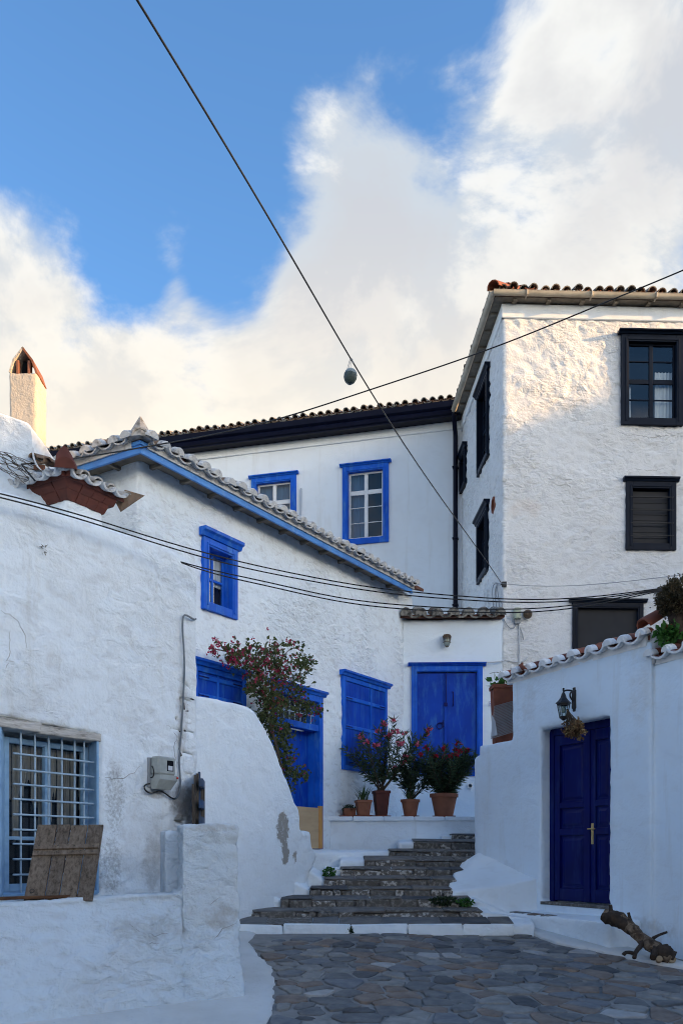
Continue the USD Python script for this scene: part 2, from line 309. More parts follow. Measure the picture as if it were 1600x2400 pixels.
plaster('white_pier', base=(.58, .65, .70), relief=.8, relief_scale=6.5, grime=.45, streak=.12, chips=.08, bump=.9, fine=26.0, grey=(.60, .60, .61),
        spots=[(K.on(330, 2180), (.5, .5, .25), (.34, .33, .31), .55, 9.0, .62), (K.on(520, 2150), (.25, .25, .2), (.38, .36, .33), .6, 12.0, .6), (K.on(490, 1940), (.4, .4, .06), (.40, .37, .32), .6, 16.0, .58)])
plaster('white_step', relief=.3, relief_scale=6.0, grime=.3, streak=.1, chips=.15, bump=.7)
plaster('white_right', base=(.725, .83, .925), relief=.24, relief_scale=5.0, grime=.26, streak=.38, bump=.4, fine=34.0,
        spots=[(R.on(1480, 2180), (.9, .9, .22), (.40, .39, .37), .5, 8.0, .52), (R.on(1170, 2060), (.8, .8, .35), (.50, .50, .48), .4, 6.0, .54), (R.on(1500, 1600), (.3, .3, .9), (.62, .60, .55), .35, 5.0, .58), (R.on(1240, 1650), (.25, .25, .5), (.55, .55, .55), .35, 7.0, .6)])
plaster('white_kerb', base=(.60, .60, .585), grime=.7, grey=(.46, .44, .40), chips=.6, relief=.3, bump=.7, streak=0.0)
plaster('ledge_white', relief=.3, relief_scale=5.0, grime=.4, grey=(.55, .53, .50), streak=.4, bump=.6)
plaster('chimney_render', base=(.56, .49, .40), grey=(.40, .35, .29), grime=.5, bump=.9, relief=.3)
simple('blue_paint', (.010, .115, .60), (.007, .080, .45), worn=(.07, .23, .55), worn_at=.51, spec=.15, rough=.42, scale=3.0, bump=.1)
simple('blue_eave', (.06, .25, .64), (.04, .17, .5), worn=(.20, .36, .58), worn_at=.56, rough=.5, scale=4.0, bump=.2)
simple('blue_door', (.004, .055, .42), (.003, .038, .30), worn=(.03, .14, .44), worn_at=.50, spec=.12, rough=.45, scale=2.5, bump=.08)
simple('blue_deep', (.0013, .0055, .098), (.001, .004, .07), worn=(.010, .026, .13), worn_at=.51, spec=.16, rough=.36, scale=2.5, bump=.05)
simple('blue_pale', (.24, .41, .60), (.16, .30, .47), rough=.65, scale=9.0, bump=.5, bscale=60.0)
simple('blue_dusty', (.03, .07, .16), (.07, .08, .09), rough=.8, scale=9.0, bump=.4)
simple('navy_paint', (.004, .008, .018), (.006, .011, .024), spec=.1, rough=.38, scale=4.0, bump=.1)
simple('navy_gutter', (.003, .0045, .015), (.005, .007, .020), spec=.12, rough=.4, scale=3.0, bump=.05)
simple('white_paint', (.78, .78, .78), (.68, .68, .67), rough=.5)
simple('terracotta', (.27, .085, .045), (.19, .06, .035), rough=.85, scale=7.0, bump=.4)
simple('terracotta_dark', (.105, .028, .018), (.07, .02, .014), rough=.8, scale=7.0, bump=.3)
simple('terracotta_light', (.27, .105, .058), (.20, .075, .042), rough=.85, scale=7.0, bump=.3)
simple('tile_brown', (.20, .13, .085), (.09, .075, .06), rough=.9, scale=9.0, bump=.5)
simple('tile_brown_pale', (.33, .27, .21), (.15, .12, .09), rough=.9, scale=9.0, bump=.5)
simple('tile_grey', (.42, .40, .37), (.14, .13, .11), rough=.95, scale=11.0, bump=.6, lo=.45, hi=.65)
simple('tile_mossy', (.24, .23, .21), (.05, .05, .045), rough=.95, scale=12.0, bump=.6, lo=.42, hi=.6)
simple('mortar_white', (.56, .56, .55), (.22, .21, .20), rough=.95, scale=13.0, bump=.6, lo=.5, hi=.72)
simple('mortar_clean', (.79, .79, .78), (.62, .62, .61), rough=.95, scale=9.0, bump=.5, lo=.5, hi=.8)
simple('gutter_cream', (.48, .42, .33), (.34, .29, .22), rough=.5, scale=4.0, bump=.1)
simple('soffit_wood', (.24, .205, .16), (.14, .12, .095), rough=.85, scale=6.0)
simple('roof_under', (.16, .07, .045), rough=.95)
simple('dark_room', (.010, .012, .016), rough=.95, spec=.05)  # near-black colour standing for the unlit depth behind openings
simple('dim_room', (.035, .04, .05), rough=.95, spec=.05)  # a lighter tone of the same painted-in room shade
simple('joint_dark', (.05, .045, .04), (.10, .09, .08), rough=1.0, scale=20.0)
simple('crack_dark', (.20, .19, .18), (.34, .33, .31), rough=1.0, scale=12.0)
simple('curtain', (.55, .58, .62), (.42, .45, .5), rough=.9, stretch=(9, 9, .4), scale=2.0, spec=.1)
simple('curtain_blue', (.06, .16, .30), (.03, .09, .19), rough=.9, stretch=(6, 6, .5), scale=2.0, spec=.1)
simple('rag', (.25, .23, .20), (.13, .115, .10), rough=.95, stretch=(9, 9, 1.2), scale=3.0, spec=.1)
simple('screen_mesh', (.030, .030, .034), (.024, .024, .026), rough=.8, scale=3.0, bump=.2, bscale=200.0)
simple('cable_black', (.012, .012, .013), rough=.5)
simple('cable_grey', (.28, .30, .32), rough=.6)
simple('cable_white', (.62, .64, .66), rough=.6)
simple('conduit_blue', (.11, .14, .17), (.2, .22, .24), rough=.7, scale=12.0)
simple('iron_black', (.008, .008, .010), (.014, .014, .015), rough=.45, scale=10.0)
simple('grille_paint', (.36, .48, .58), (.24, .34, .44), rough=.55, scale=10.0)
simple('meter_grey', (.34, .37, .36), (.25, .27, .26), rough=.5, scale=9.0)
simple('brass', (.75, .58, .28), (.6, .45, .2), rough=.28, metal=1.0)
simple('seal_red', (.5, .03, .03), rough=.4)
simple('box_green', (.40, .44, .33), (.3, .33, .25), rough=.5)
simple('rusty_bell', (.06, .035, .018), (.12, .09, .06), rough=.6, scale=22.0)
simple('float_grey', (.24, .29, .31), (.10, .12, .13), rough=.6, scale=11.0, bump=.4)
simple('float_dark', (.035, .055, .05), (.07, .09, .09), rough=.6, scale=11.0)
simple('lamp_glass', (.26, .31, .29), (.2, .25, .24), rough=.12, spec=.6)
simple('plywood', (.46, .33, .19), (.40, .28, .16), rough=.7, scale=3.0, stretch=(1, 1, 5))
simple('pine_strip', (.50, .27, .09), (.42, .21, .07), rough=.6, scale=4.0, stretch=(6, 6, .6))
timber('board_wood', (.125, .095, .07), (.23, .185, .145), (7, 7, .7))
timber('board_wood_b', (.105, .08, .06), (.19, .155, .125), (7, 7, .7), scale=6.3)
timber('plank_brown', (.075, .035, .018), (.15, .08, .04), (1, 7, 7))
timber('lintel_wood', (.38, .36, .33), (.62, .60, .57), (1.6, 1.6, 13), dark=(.03, .022, .016), scale=3.0)
timber('rotten_wood', (.06, .05, .042), (.17, .15, .13), (9, 9, .5))
timber('driftwood', (.07, .046, .030), (.27, .205, .145), (3, 3, 3), dark=(.012, .009, .007), scale=5.0)
simple('log_bark', (.030, .020, .014), (.055, .038, .028), rough=.9, scale=16.0, bump=.8, dist=.01)
simple('cut_wood', (.34, .25, .15), (.24, .17, .10), rough=.8, scale=20.0)
simple('cement', (.25, .24, .228), (.16, .155, .15), rough=.95, scale=5.0, bump=.7, bscale=70.0, lo=.35, hi=.7)
STONES = {'stone_slate': ((.090, .092, .096), (.163, .160, .155)), 'stone_blue': ((.103, .112, .129), (.181, .181, .181)), 'stone_brown': ((.133, .101, .083), (.215, .172, .142)), 'stone_grey': ((.163, .157, .148), (.258, .249, .232)), 'stone_dark': ((.045, .046, .052), (.103, .103, .103)), 'stone_pale': ((.258, .254, .249), (.361, .353, .344))}
for k, (a, b) in STONES.items(): simple(k, a, b, scale=9.0, rough=.8, bump=.7, bscale=38.0, lo=.35, hi=.68, dist=.008)
simple('step_stone', (.10, .092, .082), (.25, .235, .215), scale=19.0, rough=.9, bump=.9, bscale=45.0, lo=.48, hi=.68, dist=.01)
simple('step_stone_pale', (.12, .11, .098), (.46, .44, .41), scale=21.0, rough=.9, bump=.9, bscale=45.0, lo=.48, hi=.60, dist=.01)
simple('step_tread', (.17, .16, .15), (.09, .085, .08), scale=7.0, rough=.9, bump=.8, bscale=40.0, dist=.008)
simple('unseen_hill_scrub', (.035, .035, .025), (.05, .046, .034), scale=.3, rough=1.0, bump=0.0)
simple('soil', (.03, .022, .016), rough=1.0, bump=.8)
simple('mesh_grey', (.30, .30, .30), (.22, .22, .22), rough=.7)
simple('stem_brown', (.05, .035, .022), (.09, .065, .04), rough=.9, scale=20.0)
simple('dry_flowers', (.20, .12, .05), (.10, .035, .018), rough=.95, scale=26.0)
simple('dry_gold', (.36, .25, .11), (.26, .17, .07), rough=.95, scale=30.0)
leafy('leaf_oleander', (.034, .066, .032), (.075, .115, .058))
leafy('leaf_bougain', (.04, .066, .024), (.095, .11, .04))
leafy('leaf_green', (.035, .115, .022), (.06, .17, .035))
leafy('leaf_blade', (.045, .085, .030), (.085, .13, .05))
leafy('leaf_brown', (.055, .050, .022), (.10, .072, .040), trans=.15)
leafy('leaf_dull', (.022, .042, .022), (.04, .065, .032))
leafy('petal_pink', (.55, .06, .12), (.66, .16, .22), trans=.4)
leafy('petal_red', (.42, .012, .03), (.5, .03, .06), trans=.4)
leafy('bract_magenta', (.42, .03, .10), (.30, .03, .065), trans=.4)
glass('window_glass')

# ------------------------------------------------------------------ windows, shutters, doors, tiled eaves
def hood(W, u0, u1, z1, ext, h, pr):
    prof = [(0, 0), (pr * .55, 0), (pr * .7, h * .45), (pr, h * .62), (pr, h), (0, h)]
    M = W.M @ frame((u0 - ext, z1, 0), (0, 0, 1), (0, 1, 0), (1, 0, 0))
    return prism(prof, u1 - u0 + 2 * ext, M)
def wavy(u0, u1, z0, z1, o, amp=.012, waves=5, n=22, ragged=0, seed=0):
    rg = np.random.default_rng(seed); t = np.linspace(0, 1, n)
    dz = ragged * rg.random(n); x = u0 + (u1 - u0) * t; y = o + amp * np.sin(t * waves * 6.28)
    a = np.c_[x, z0 + dz, y]; b = np.c_[x, np.full(n, z1), y]; c = a - [0, 0, .004]; d = b - [0, 0, .004]
    V_ = np.vstack([a, b, c, d]); i = np.arange(n - 1)
    F = np.vstack([np.c_[i, i + 1, n + i + 1, n + i], np.c_[2 * n + i, 3 * n + i, 3 * n + i + 1, 2 * n + i + 1], np.c_[i, 2 * n + i, 2 * n + i + 1, i + 1], np.c_[n + i, n + i + 1, 3 * n + i + 1, 3 * n + i]])
    return tm((V_, F))
NICHE = .30
def quad(u0, u1, z0, z1, o): return tm(([(u0, z0, o), (u1, z0, o), (u1, z1, o), (u0, z1, o)], [[0, 1, 2, 3]]))
def opening(W, q, cw):
    e = .55 * cw
    return W.cut(q[0] + cw - e, q[1] - cw + e, q[2] + cw - e, q[3] - cw + e, NICHE + .08)
def window(T, W, q, cw, paint, sash, vb, hb, depth=.10, hd=(.06, .07, .11), proj=.05, room='dark_room', curtains=(), cgap=.10, sw=.035, label=None, sill=False):
    u0, u1, z0, z1 = q; a0, a1, c0, c1 = u0 + cw, u1 - cw, z0 + cw, z1 - cw
    ms = [cb(u0, a0, z0, z1, -.03, proj), cb(a1, u1, z0, z1, -.03, proj), cb(a0, a1, c1, z1, -.03, proj - .002), cb(a0, a1, z0, c0, -.03, proj - .002)]
    e = .018   # an inner bead round the opening and the lining of the reveal
    ms += [cb(u0 + cw * .55, u0 + cw * .8, z0 + cw * .55, z1 - cw * .55, proj - .004, proj + .012), cb(u1 - cw * .8, u1 - cw * .55, z0 + cw * .55, z1 - cw * .55, proj - .004, proj + .012), cb(u0 + cw * .8, u1 - cw * .8, z1 - cw * .8, z1 - cw * .55, proj - .004, proj + .012)]
    ms += [cb(a0 - e, a0 - .001, c0, c1, -depth - .06, -.032, .002), cb(a1 + .001, a1 + e, c0, c1, -depth - .06, -.032, .002), cb(a0, a1, c1 + .001, c1 + e, -depth - .06, -.032, .002), cb(a0, a1, c0 - e, c0 - .001, -depth - .06, -.032, .002)]
    w = T.add('window', W.put(cat(ms)), paint, label=label)
    if hd: T.add('hood', move(hood(W, u0, u1, z1 + .002, *hd), (0, 0, 0)), paint, parent=w)
    f = [cb(a0 + .002, a0 + sw, c0 + .002, c1 - .002, -depth - .035, -depth), cb(a1 - sw, a1 - .002, c0 + .002, c1 - .002, -depth - .035, -depth), cb(a0 + sw, a1 - sw, c1 - sw, c1 - .002, -depth - .034, -depth - .001), cb(a0 + sw, a1 - sw, c0 + .002, c0 + sw, -depth - .034, -depth - .001)]
    us, zs = [a0 + sw], [c0 + sw]
    for fr, t in vb:
        x = a0 + (a1 - a0) * fr; f.append(cb(x - t / 2, x + t / 2, c0 + sw, c1 - sw, -depth - .033, -depth + .002 if t > .04 else -depth - .006)); us += [x - t / 2, x + t / 2]
    us.append(a1 - sw)
    for fr, t in hb:
        y = c0 + (c1 - c0) * fr; zs += [y - t / 2, y + t / 2]
    zs.append(c1 - sw)
    for k in range(0, len(us), 2):
        for j in range(1, len(zs) - 1, 2):
            if us[k + 1] - us[k] > .02: f.append(cb(us[k], us[k + 1], zs[j], zs[j + 1], -depth - .031, -depth - .004))
    T.add('sash', W.put(cat(f)), sash, parent=w)
    for k in range(0, len(us), 2):
        for j in range(0, len(zs), 2):
            T.add('pane', W.put(quad(us[k] - .004, us[k + 1] + .004, zs[j] - .004, zs[j + 1] + .004, -depth - .02)), 'window_glass', parent=w)
    d = NICHE - .004; e2 = .013  # shallow dark lining: the dimness of a room put into colour
    T.add('room_shade_lining', W.put(cat([cb(a0 - e2, a1 + e2, c0 - e2, c1 + e2, -d, -d + .01, .001), cb(a0 - e2, a0 - e2 + .006, c0, c1, -d + .01, -depth - .07, .001), cb(a1 + e2 - .006, a1 + e2, c0, c1, -d + .01, -depth - .07, .001),
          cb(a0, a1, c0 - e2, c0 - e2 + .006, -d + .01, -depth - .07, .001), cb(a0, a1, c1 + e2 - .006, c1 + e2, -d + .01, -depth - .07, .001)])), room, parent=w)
    for k, (f0, f1, g0, g1, m) in enumerate(curtains):
        T.add('curtain', W.put(wavy(a0 + (a1 - a0) * f0, a0 + (a1 - a0) * f1, c0 + (c1 - c0) * g0, c0 + (c1 - c0) * g1, -depth - cgap, waves=3 + 3 * (f1 - f0) * 2, seed=k)), m, parent=w, smooth=True)
    return w
def arc(a, b, th, y0, y1, sign, zoff, n=7, taper=1.0):
    t = np.linspace(0, math.pi, n); V_ = []
    for y, s in ((y0, 1.0), (y1, taper)):
        for k in (0, th): V_.append(np.c_[(a * s - k) * np.cos(t), np.full(n, y), zoff + sign * (b * s - k) * np.sin(t)])
    o0, i0, o1, i1 = [k * n for k in range(4)]; V_ = np.vstack(V_); F = []
    for k in range(n - 1):
        F += [(o0 + k, o0 + k + 1, o1 + k + 1, o1 + k), (i0 + k + 1, i0 + k, i1 + k, i1 + k + 1), (o0 + k + 1, o0 + k, i0 + k, i0 + k + 1), (o1 + k, o1 + k + 1, i1 + k + 1, i1 + k)]
    F += [(o0, o1, i1, i0), (o0 + n - 1, i0 + n - 1, i1 + n - 1, o1 + n - 1)]
    m = tm((V_, F))
    return m if sign > 0 else trimesh.Trimesh(m.vertices, m.faces[:, ::-1], process=False)
def plug(a, b, y0, y1, zoff):
    t = np.linspace(0, math.pi, 9); p = np.c_[a * np.cos(t), b * np.sin(t) + zoff]
    return hull(np.vstack([np.c_[p[:, 0], np.full(9, y0), p[:, 1]], np.c_[p[:, 0] * .9, np.full(9, y0 - .012), zoff + (p[:, 1] - zoff) * .9], np.c_[p[:, 0], np.full(9, y1), p[:, 1]]]))
def eave(T, W, u0, u1, z, o, pitch, slope=.32, pans=('terracotta',), covers=('terracotta',), mortar=None, plugs=True, length=.45, rows=1, roof=None, seed=0, edge=.022, cov_a=.36, cov_b=.34, pan_b=.30, hips=(None, None), fill=None):
    rg = np.random.default_rng(seed); n = max(1, round((u1 - u0) / pitch)); p = (u1 - u0) / n
    y = np.array([-W.n[0] * math.cos(slope), -W.n[1] * math.cos(slope), math.sin(slope)]); x = np.array([*W.d, 0]); up = np.cross(x, y)
    white = []
    def room(f):          # how far a tile may run up before it meets the hip
        return min(f - u0 + .12 if hips[0] is not None else 9, u1 - f + .12 if hips[1] is not None else 9)
    for k in range(n + 1):
        for r in range(rows):
            s0 = r * (length - .07); lc, lp = min(length, room(u0 + k * p) - s0), min(length, room(u0 + (k + .5) * p) - s0)
            j = rg.normal(0, .010, 3) * [1, 2, .6]
            oc = W.pt(u0 + k * p, z, o) + j + y * (r * (length - .07)) + up * (.012 * r)
            Mc = frame(oc, x, y, up) @ rot([0, 0, 1], rg.normal(0, .045)) @ rot([1, 0, 0], rg.normal(0, .03))
            if lc > .08:
                T.add('tile', xf(arc(cov_a * p, cov_b * p, .016, .012 if r == 0 else 0, lc, 1, .20 * p, taper=.88), Mc), covers[rg.integers(len(covers))], parent=roof, smooth=40)
            if k < n and lp > .08:
                op = W.pt(u0 + (k + .5) * p, z, o) + rg.normal(0, .008, 3) * [1, 1, .6] + y * (r * (length - .07)) + up * (.010 * r)
                Mp = frame(op, x, y, up) @ rot([0, 0, 1], rg.normal(0, .015))
                T.add('tile', xf(arc(.47 * p, pan_b * p, .016, -.012, lp, -1, pan_b * p, taper=.95), Mp), pans[rg.integers(len(pans))], parent=roof, smooth=40)
                if mortar and r == 0: white.append(xf(arc(.475 * p, pan_b * p + .010, edge, -.03, .07, -1, pan_b * p + .004, n=9), Mp))
            if mortar and plugs and r == 0: white.append(xf(plug(cov_a * p * 1.06, cov_b * p * 1.08, -.016, .05, .18 * p), Mc))
    if fill:              # mortar that closes the wall up to the undersides of the tiles
        t = np.linspace(0, n, n * 12 + 1); fr = t % 1
        zz = np.where(np.abs(fr - .5) < .47, pan_b * p * (1 - np.sqrt(np.clip(1 - ((fr - .5) / .47) ** 2, 0, 1))) + .012, pan_b * p + .01)
        top = np.c_[u0 + t * p, z + zz]; poly = sg.Polygon(np.vstack([top, [[u1, z - .05], [u0, z - .05]]])).buffer(0)
        white.append(xf(trimesh.creation.extrude_polygon(poly, .06, engine='earcut'), W.M @ frame((0, 0, fill - .06), (1, 0, 0), (0, 1, 0), (0, 0, 1))))
    if white: T.add('mortar_edge', cat(white), mortar, parent=roof)
def slab(W, u0, u1, z, o0, run, rise, th=.05, s0=0, s1=0):
    """a sloping roof plane: from the eave at (z, o0) back by run and up by rise; s0, s1 shorten its top edge at each end (hips)"""
    a = [W.pt(u0, z, o0), W.pt(u1, z, o0), W.pt(u1 - s1, z + rise, o0 - run), W.pt(u0 + s0, z + rise, o0 - run)]
    return hull(np.vstack([a, np.array(a) - [0, 0, th]]))
# ------------------------------------------------------------------ ground, and unseen terrain shaped to shade the lane
hx = np.unique(np.r_[np.arange(-300, -60, 12), np.arange(-60, 40, 3), np.arange(40, 80, .8), np.arange(80, 300, 12)])
hy = np.unique(np.r_[np.arange(-300, -50, 12), np.arange(-50, -16, 2), np.arange(-16, 20, .7), np.arange(20, 60, 4), np.arange(60, 400, 20)])
X, Y = np.meshgrid(hx, hy)
sm = lambda a, b, t: (lambda k: k * k * (3 - 2 * k))(np.clip((t - a) / (b - a), 0, 1))
ridge = np.interp(Y, [-120, -30, -3.7, 5.0, 12, 40, 70], [16.2, 16.7, 17.35, 18.9, 20.6, 22, 20])  # crest heights set by where the shadow edge falls on the houses
scr = (meshkit.fbm(np.stack([X, Y, 0 * X], -1) / 2.6, 3, 3) - .5) * 2.0 + (meshkit.fbm(np.stack([X, Y, 0 * X], -1) / 14, 3, 8) - .5) * .8  # uneven crest, to break up the edge of the sunlight
east = (.54 * sm(8.5, 22, X) + .46 * sm(20, 60, X)) * (1 - .25 * sm(62, 200, X)) * sm(60, 28, Y * 1.0) * np.where(Y > 12, sm(9.8 + 1.6 * (Y - 12), 40 + Y, X), 1)  # near slope added to keep low light off the lower walls
south = sm(-6, -26, Y) * 9 + sm(-35, -90, Y) * 5  # rise behind the camera, added to block low sky
Z = zg(X, Y) - .30 + np.maximum(east * (ridge + 1.75), south) + scr * np.clip(np.maximum(east, south / 9), 0, 1)
i = np.arange(len(hy) - 1)[:, None] * len(hx) + np.arange(len(hx) - 1)[None]
single('unseen_shade_hills', tm((np.c_[X.ravel(), Y.ravel(), Z.ravel()], np.stack([i, i + 1, i + len(hx) + 1, i + len(hx)], -1).reshape(-1, 4))), 'unseen_hill_scrub', kind='structure', smooth=True)  # out of view; shaped to block sun and low sky

def ground_at(px, py, dz=0.0):
    r = np.array([(px - CX) / FL, 1, (HY - py) / FL]); y = (1.75 - dz) / (.088 - .03 * max(r[0], 0) - r[2])
    return np.array([r[0] * y, y])
street = Thing('street', kind='structure')
gx, gy = np.arange(-5, 7.01, .12), np.arange(-11, 10.75, .12)
X, Y = np.meshgrid(gx, gy); Z = zg(X, Y) + .005 * (meshkit.fbm(np.stack([X, Y, 0 * X], -1) / .7, 3, 2) - .5)
i = np.arange(len(gy) - 1)[:, None] * len(gx) + np.arange(len(gx) - 1)[None]
street.add('mortar_bed', tm((np.c_[X.ravel(), Y.ravel(), Z.ravel()], np.stack([i, i + 1, i + len(gx) + 1, i + len(gx)], -1).reshape(-1, 4))), 'cement', smooth=True)
left_edge = [ground_at(*p) for p in ((580, 2211), (605, 2243), (634, 2270), (643, 2319), (638, 2372), (622, 2400), (600, 2480))]
kerb_edge = [ground_at(*p) for p in ((600, 2209), (700, 2200), (830, 2193), (950, 2187), (1070, 2182), (1180, 2180))]
right_edge = [ground_at(*p) for p in ((1215, 2184), (1260, 2199), (1300, 2214), (1360, 2226), (1424, 2238), (1500, 2256), (1600, 2274), (1720, 2300))]
area = sg.Polygon([*left_edge[::-1], *kerb_edge, *right_edge, (4.2, 5.2), (-.9, 5.2)]).buffer(0)
rg = np.random.default_rng(11); sx, sy, pts = .30, .19, []
for r, y in enumerate(np.arange(4.6, 11.0, sy)):
    for x in np.arange(-2.0, 5.5, sx): pts.append((x + (r % 2) * sx / 2 + rg.uniform(-.55, .55) * sx, y + .06 * x + rg.uniform(-.5, .5) * sy))
pts = np.array(pts); vor = Voronoi(pts)
cells = []
for k, reg in enumerate(vor.point_region):
    g = vor.regions[reg]
    if -1 in g or not g: continue
    c = sg.Polygon(vor.vertices[g]).intersection(area.buffer(-.012))
    if c.geom_type != 'Polygon' or c.area < .006: continue
    gap = rg.choice([.007, .012, .018, .030], p=[.30, .35, .25, .10])
    c = c.buffer(-gap - .045).buffer(.045)
    if c.geom_type == 'Polygon' and c.area > .006: cells.append(c)
names = list(STONES); prob = [.30, .14, .22, .22, .09, .03]
def near(c): return c.centroid.y
cells.sort(key=near)
def stone_mesh(c, h, dome=.006):
    ring = np.array(c.simplify(.004).exterior.coords)[:-1]
    if not c.exterior.is_ccw: ring = ring[::-1]
    n, cen = len(ring), ring.mean(0)
    ring = ring + rg.normal(0, .008, ring.shape)
    mid = cen + (ring - cen) * (1 - .010 / np.maximum(np.linalg.norm(ring - cen, axis=1, keepdims=True), .03)); inn = cen + (ring - cen) * .55
    tilt = rg.normal(0, .018, 2)
    def lev(p, dz): return np.c_[p, zg(p[:, 0], p[:, 1]) + dz + (p - cen) @ tilt]
    V_ = np.vstack([np.c_[ring, zg(ring[:, 0], ring[:, 1]) - .03], lev(ring, h - .006), lev(mid, h), lev(inn, h + dome * rg.uniform(.3, 1.2)), lev(cen[None], h + dome)])
    F = []
    for lv in range(3):
        for k in range(n): a, b = lv * n + k, lv * n + (k + 1) % n; F += [(a, b, b + n), (a, b + n, a + n)]
    F += [(3 * n + k, 3 * n + (k + 1) % n, 4 * n) for k in range(n)]
    return trimesh.Trimesh(V_, F, process=False)
def shown(c):
    x, y = c.centroid.x, c.centroid.y; return abs(x / y * FL) < 830 and HY - zg(x, y) / y * FL < 2430
vis = [c for c in cells if shown(c)]; rest = [c for c in cells if not shown(c)]
rest += vis[300:]
for c in vis[:300]:
    street.add('paving_stone', stone_mesh(c, rg.uniform(.007, .022)), rg.choice(names, p=prob), smooth=50)
if rest: street.add('paving_fill', cat([stone_mesh(c, .012) for c in rest]), 'stone_slate', smooth=50, kind='stuff')
# whitewashed margin of the street, along the low wall and along the house on the right
def margin(name, edge, outer, h, m='white_kerb'):
    poly = sg.Polygon([*edge, *outer]).buffer(0)
    man = footprint(np.array(poly.exterior.coords)[:-1] if poly.exterior.is_ccw else np.array(poly.exterior.coords)[:-1][::-1], 0, 1).refine_to_length(.06)
    t = tm(man); v = np.array(t.vertices); top = v[:, 2] > .99
    edge_d = np.array([poly.exterior.distance(sg.Point(*p)) for p in v[:, :2]])
    v[:, :2] += (np.stack([meshkit.fbm(np.c_[v[:, :2], 0 * v[:, 0]] / .09, 3, s) for s in (1, 2)], 1) - .5) * .05
    v[:, 2] = zg(v[:, 0], v[:, 1]) + np.where(v[:, 2] > .5, np.where(v[:, 2] > .99, h * np.clip(.35 + edge_d / .12, 0, 1), -.02), -.08) + .012 * (meshkit.fbm(v / .15, 2, 4) - .5)
    single(name, trimesh.Trimesh(v, t.faces, process=False), m, kind='structure', smooth=True)
margin('street_margin', left_edge, [(-1.3, 5.2), (-4.0, 4.8), (-4.5, 6.6), (-1.4, 7.6), (-1.5, 10.4), (-.9, 10.45)], .035)
margin('street_margin', right_edge[::-1], [(1.9, 10.75), (2.3, 11.2), (4.4, 6.6), (5.0, 5.8)], .05)

# ------------------------------------------------------------------ the flight of old stone steps
ys = [10.1 + .36 * k for k in range(10)]
pb = [2190, 2150, 2127, 2100, 2077, 2053, 2032, 2008, 1991, 1967]; pt = [2167, 2136, 2107, 2083, 2060, 2037, 2017, 1996, 1973, 1957]
zb = [(HY - p) / FL * y for p, y in zip(pb, ys)]; zt = [(HY - p) / FL * y for p, y in zip(pt, ys)]
pl = [556, 590, 656, 725, 759, 797, 853, 911, 969, 1058]; pr = [1205, 1132, 1105, 1060, 1069, 1085, 1112, 1118, 1120, 1120]
px_x = lambda p, y: (p - CX) / FL * y
def xQ(y): u = (y - Q.p[1]) / Q.d[1]; return (Q.p + u * Q.d)[0]
def xR(y): return 2.94 - (y - 10) * .437 / .9
stair = Thing('stone_stairway', 'broad flight of worn dark stone steps climbing between whitewashed walls', 'stairs', base=(.3, 10.1, -.87))
body = []
for k in range(10):
    y0, y1 = ys[k], ys[k + 1] if k < 9 else 13.9
    zn = zb[k + 1] if k < 9 else zt[9] + .01
    xl = xQ(y0) - .12 if k < 7 else px_x([0] * 7 + [722, 930, 1030][k - 7:] if False else {7: 722, 8: 935, 9: 1035}[k], y0)
    xr = (px_x(1205, y0) + .25, px_x(pr[1], y0) + .10, px_x(pr[2], y0) + .10)[k] if k < 3 else max(xR(y0) + .06, 2.05)
    skew = lambda x: (.10 if k == 0 else .03) * (px_x(900, y0) - x) * (-1)
    P = []
    for x in (xl, xr):
        s = (x - .4) * (.05 if k == 0 else .0)
        s += .04
        P += [(x, y0 + s, -1.3), (x, y1 + .3, -1.3), (x, y0 + s, zt[k] - .012), (x, y1, zn - .012), (x, y1 + .3, zn - .012)]
    body.append(m3.Manifold.hull_points(np.array(P)))
    # whitewash run up against the parapet and the house at each end
    if k < 5:
        xs = px_x(pl[k], y0); P = []
        for y, dz in ((y0 + .02, zt[k] + .0), (y1 + .02, zt[k + 1] - .04)):
            P += [(xl - .05, y, dz + .16), (xl - .05, y, dz - .3), (xs - .03, y, dz - .3), (xs - .03, y, dz - .0), ((xl + xs) / 2, y, dz + .05)]
        body.append(m3.Manifold.hull_points(np.array(P)))
    if 0 < k < 3:
        xs = px_x(pr[k], y0); body.append(m3.Manifold.hull_points(np.array([(x, y, z) for y in (y0 - .02, y1 + .1) for x, z in ((xs - .05, -1.3), (xs - .05, zt[k] - .02), (xs + .10, zt[k] - .03), (xs + .55, -.74), (xs + .6, -1.3))])))
    if 2 < k < 6:
        xs = px_x(pr[k], y0) + .02; P = []
        for y, dz in ((y0 - .04, zt[k] - .03), (y1 + .01, zt[k + 1] - .03)):
            P += [(xR(y) + .05, y, dz + .15), (xR(y) + .05, y, dz - .3), (xs - .02, y, dz - .3), (xs - .02, y, dz - .02), (xs * .5 + xR(y) * .5, y, dz + .06)]
        body.append(m3.Manifold.hull_points(np.array(P)))
stair.add('whitewashed_base', lumpy(m3.Manifold.batch_boolean(body, m3.OpType.Add), .05, .006, .006, s=.12, seed=3, taubin=5), 'white_step', smooth=True)
rg = np.random.default_rng(5)
def rough_block(x0, x1, y0, y1, z0, z1, j=.008, c=.012):
    lo, hi = np.array([x0, y0, z0]), np.array([x1, y1, z1]); P = []
    for s in np.ndindex(2, 2, 2):
        p = np.where(np.array(s) == 1, hi, lo) + rg.normal(0, j, 3); d = np.where(np.array(s) == 1, -c, c) * rg.uniform(.6, 1.6, 3)
        for k in range(3): q = p + d; q[k] = p[k]; P.append(q)
    return hull(P)
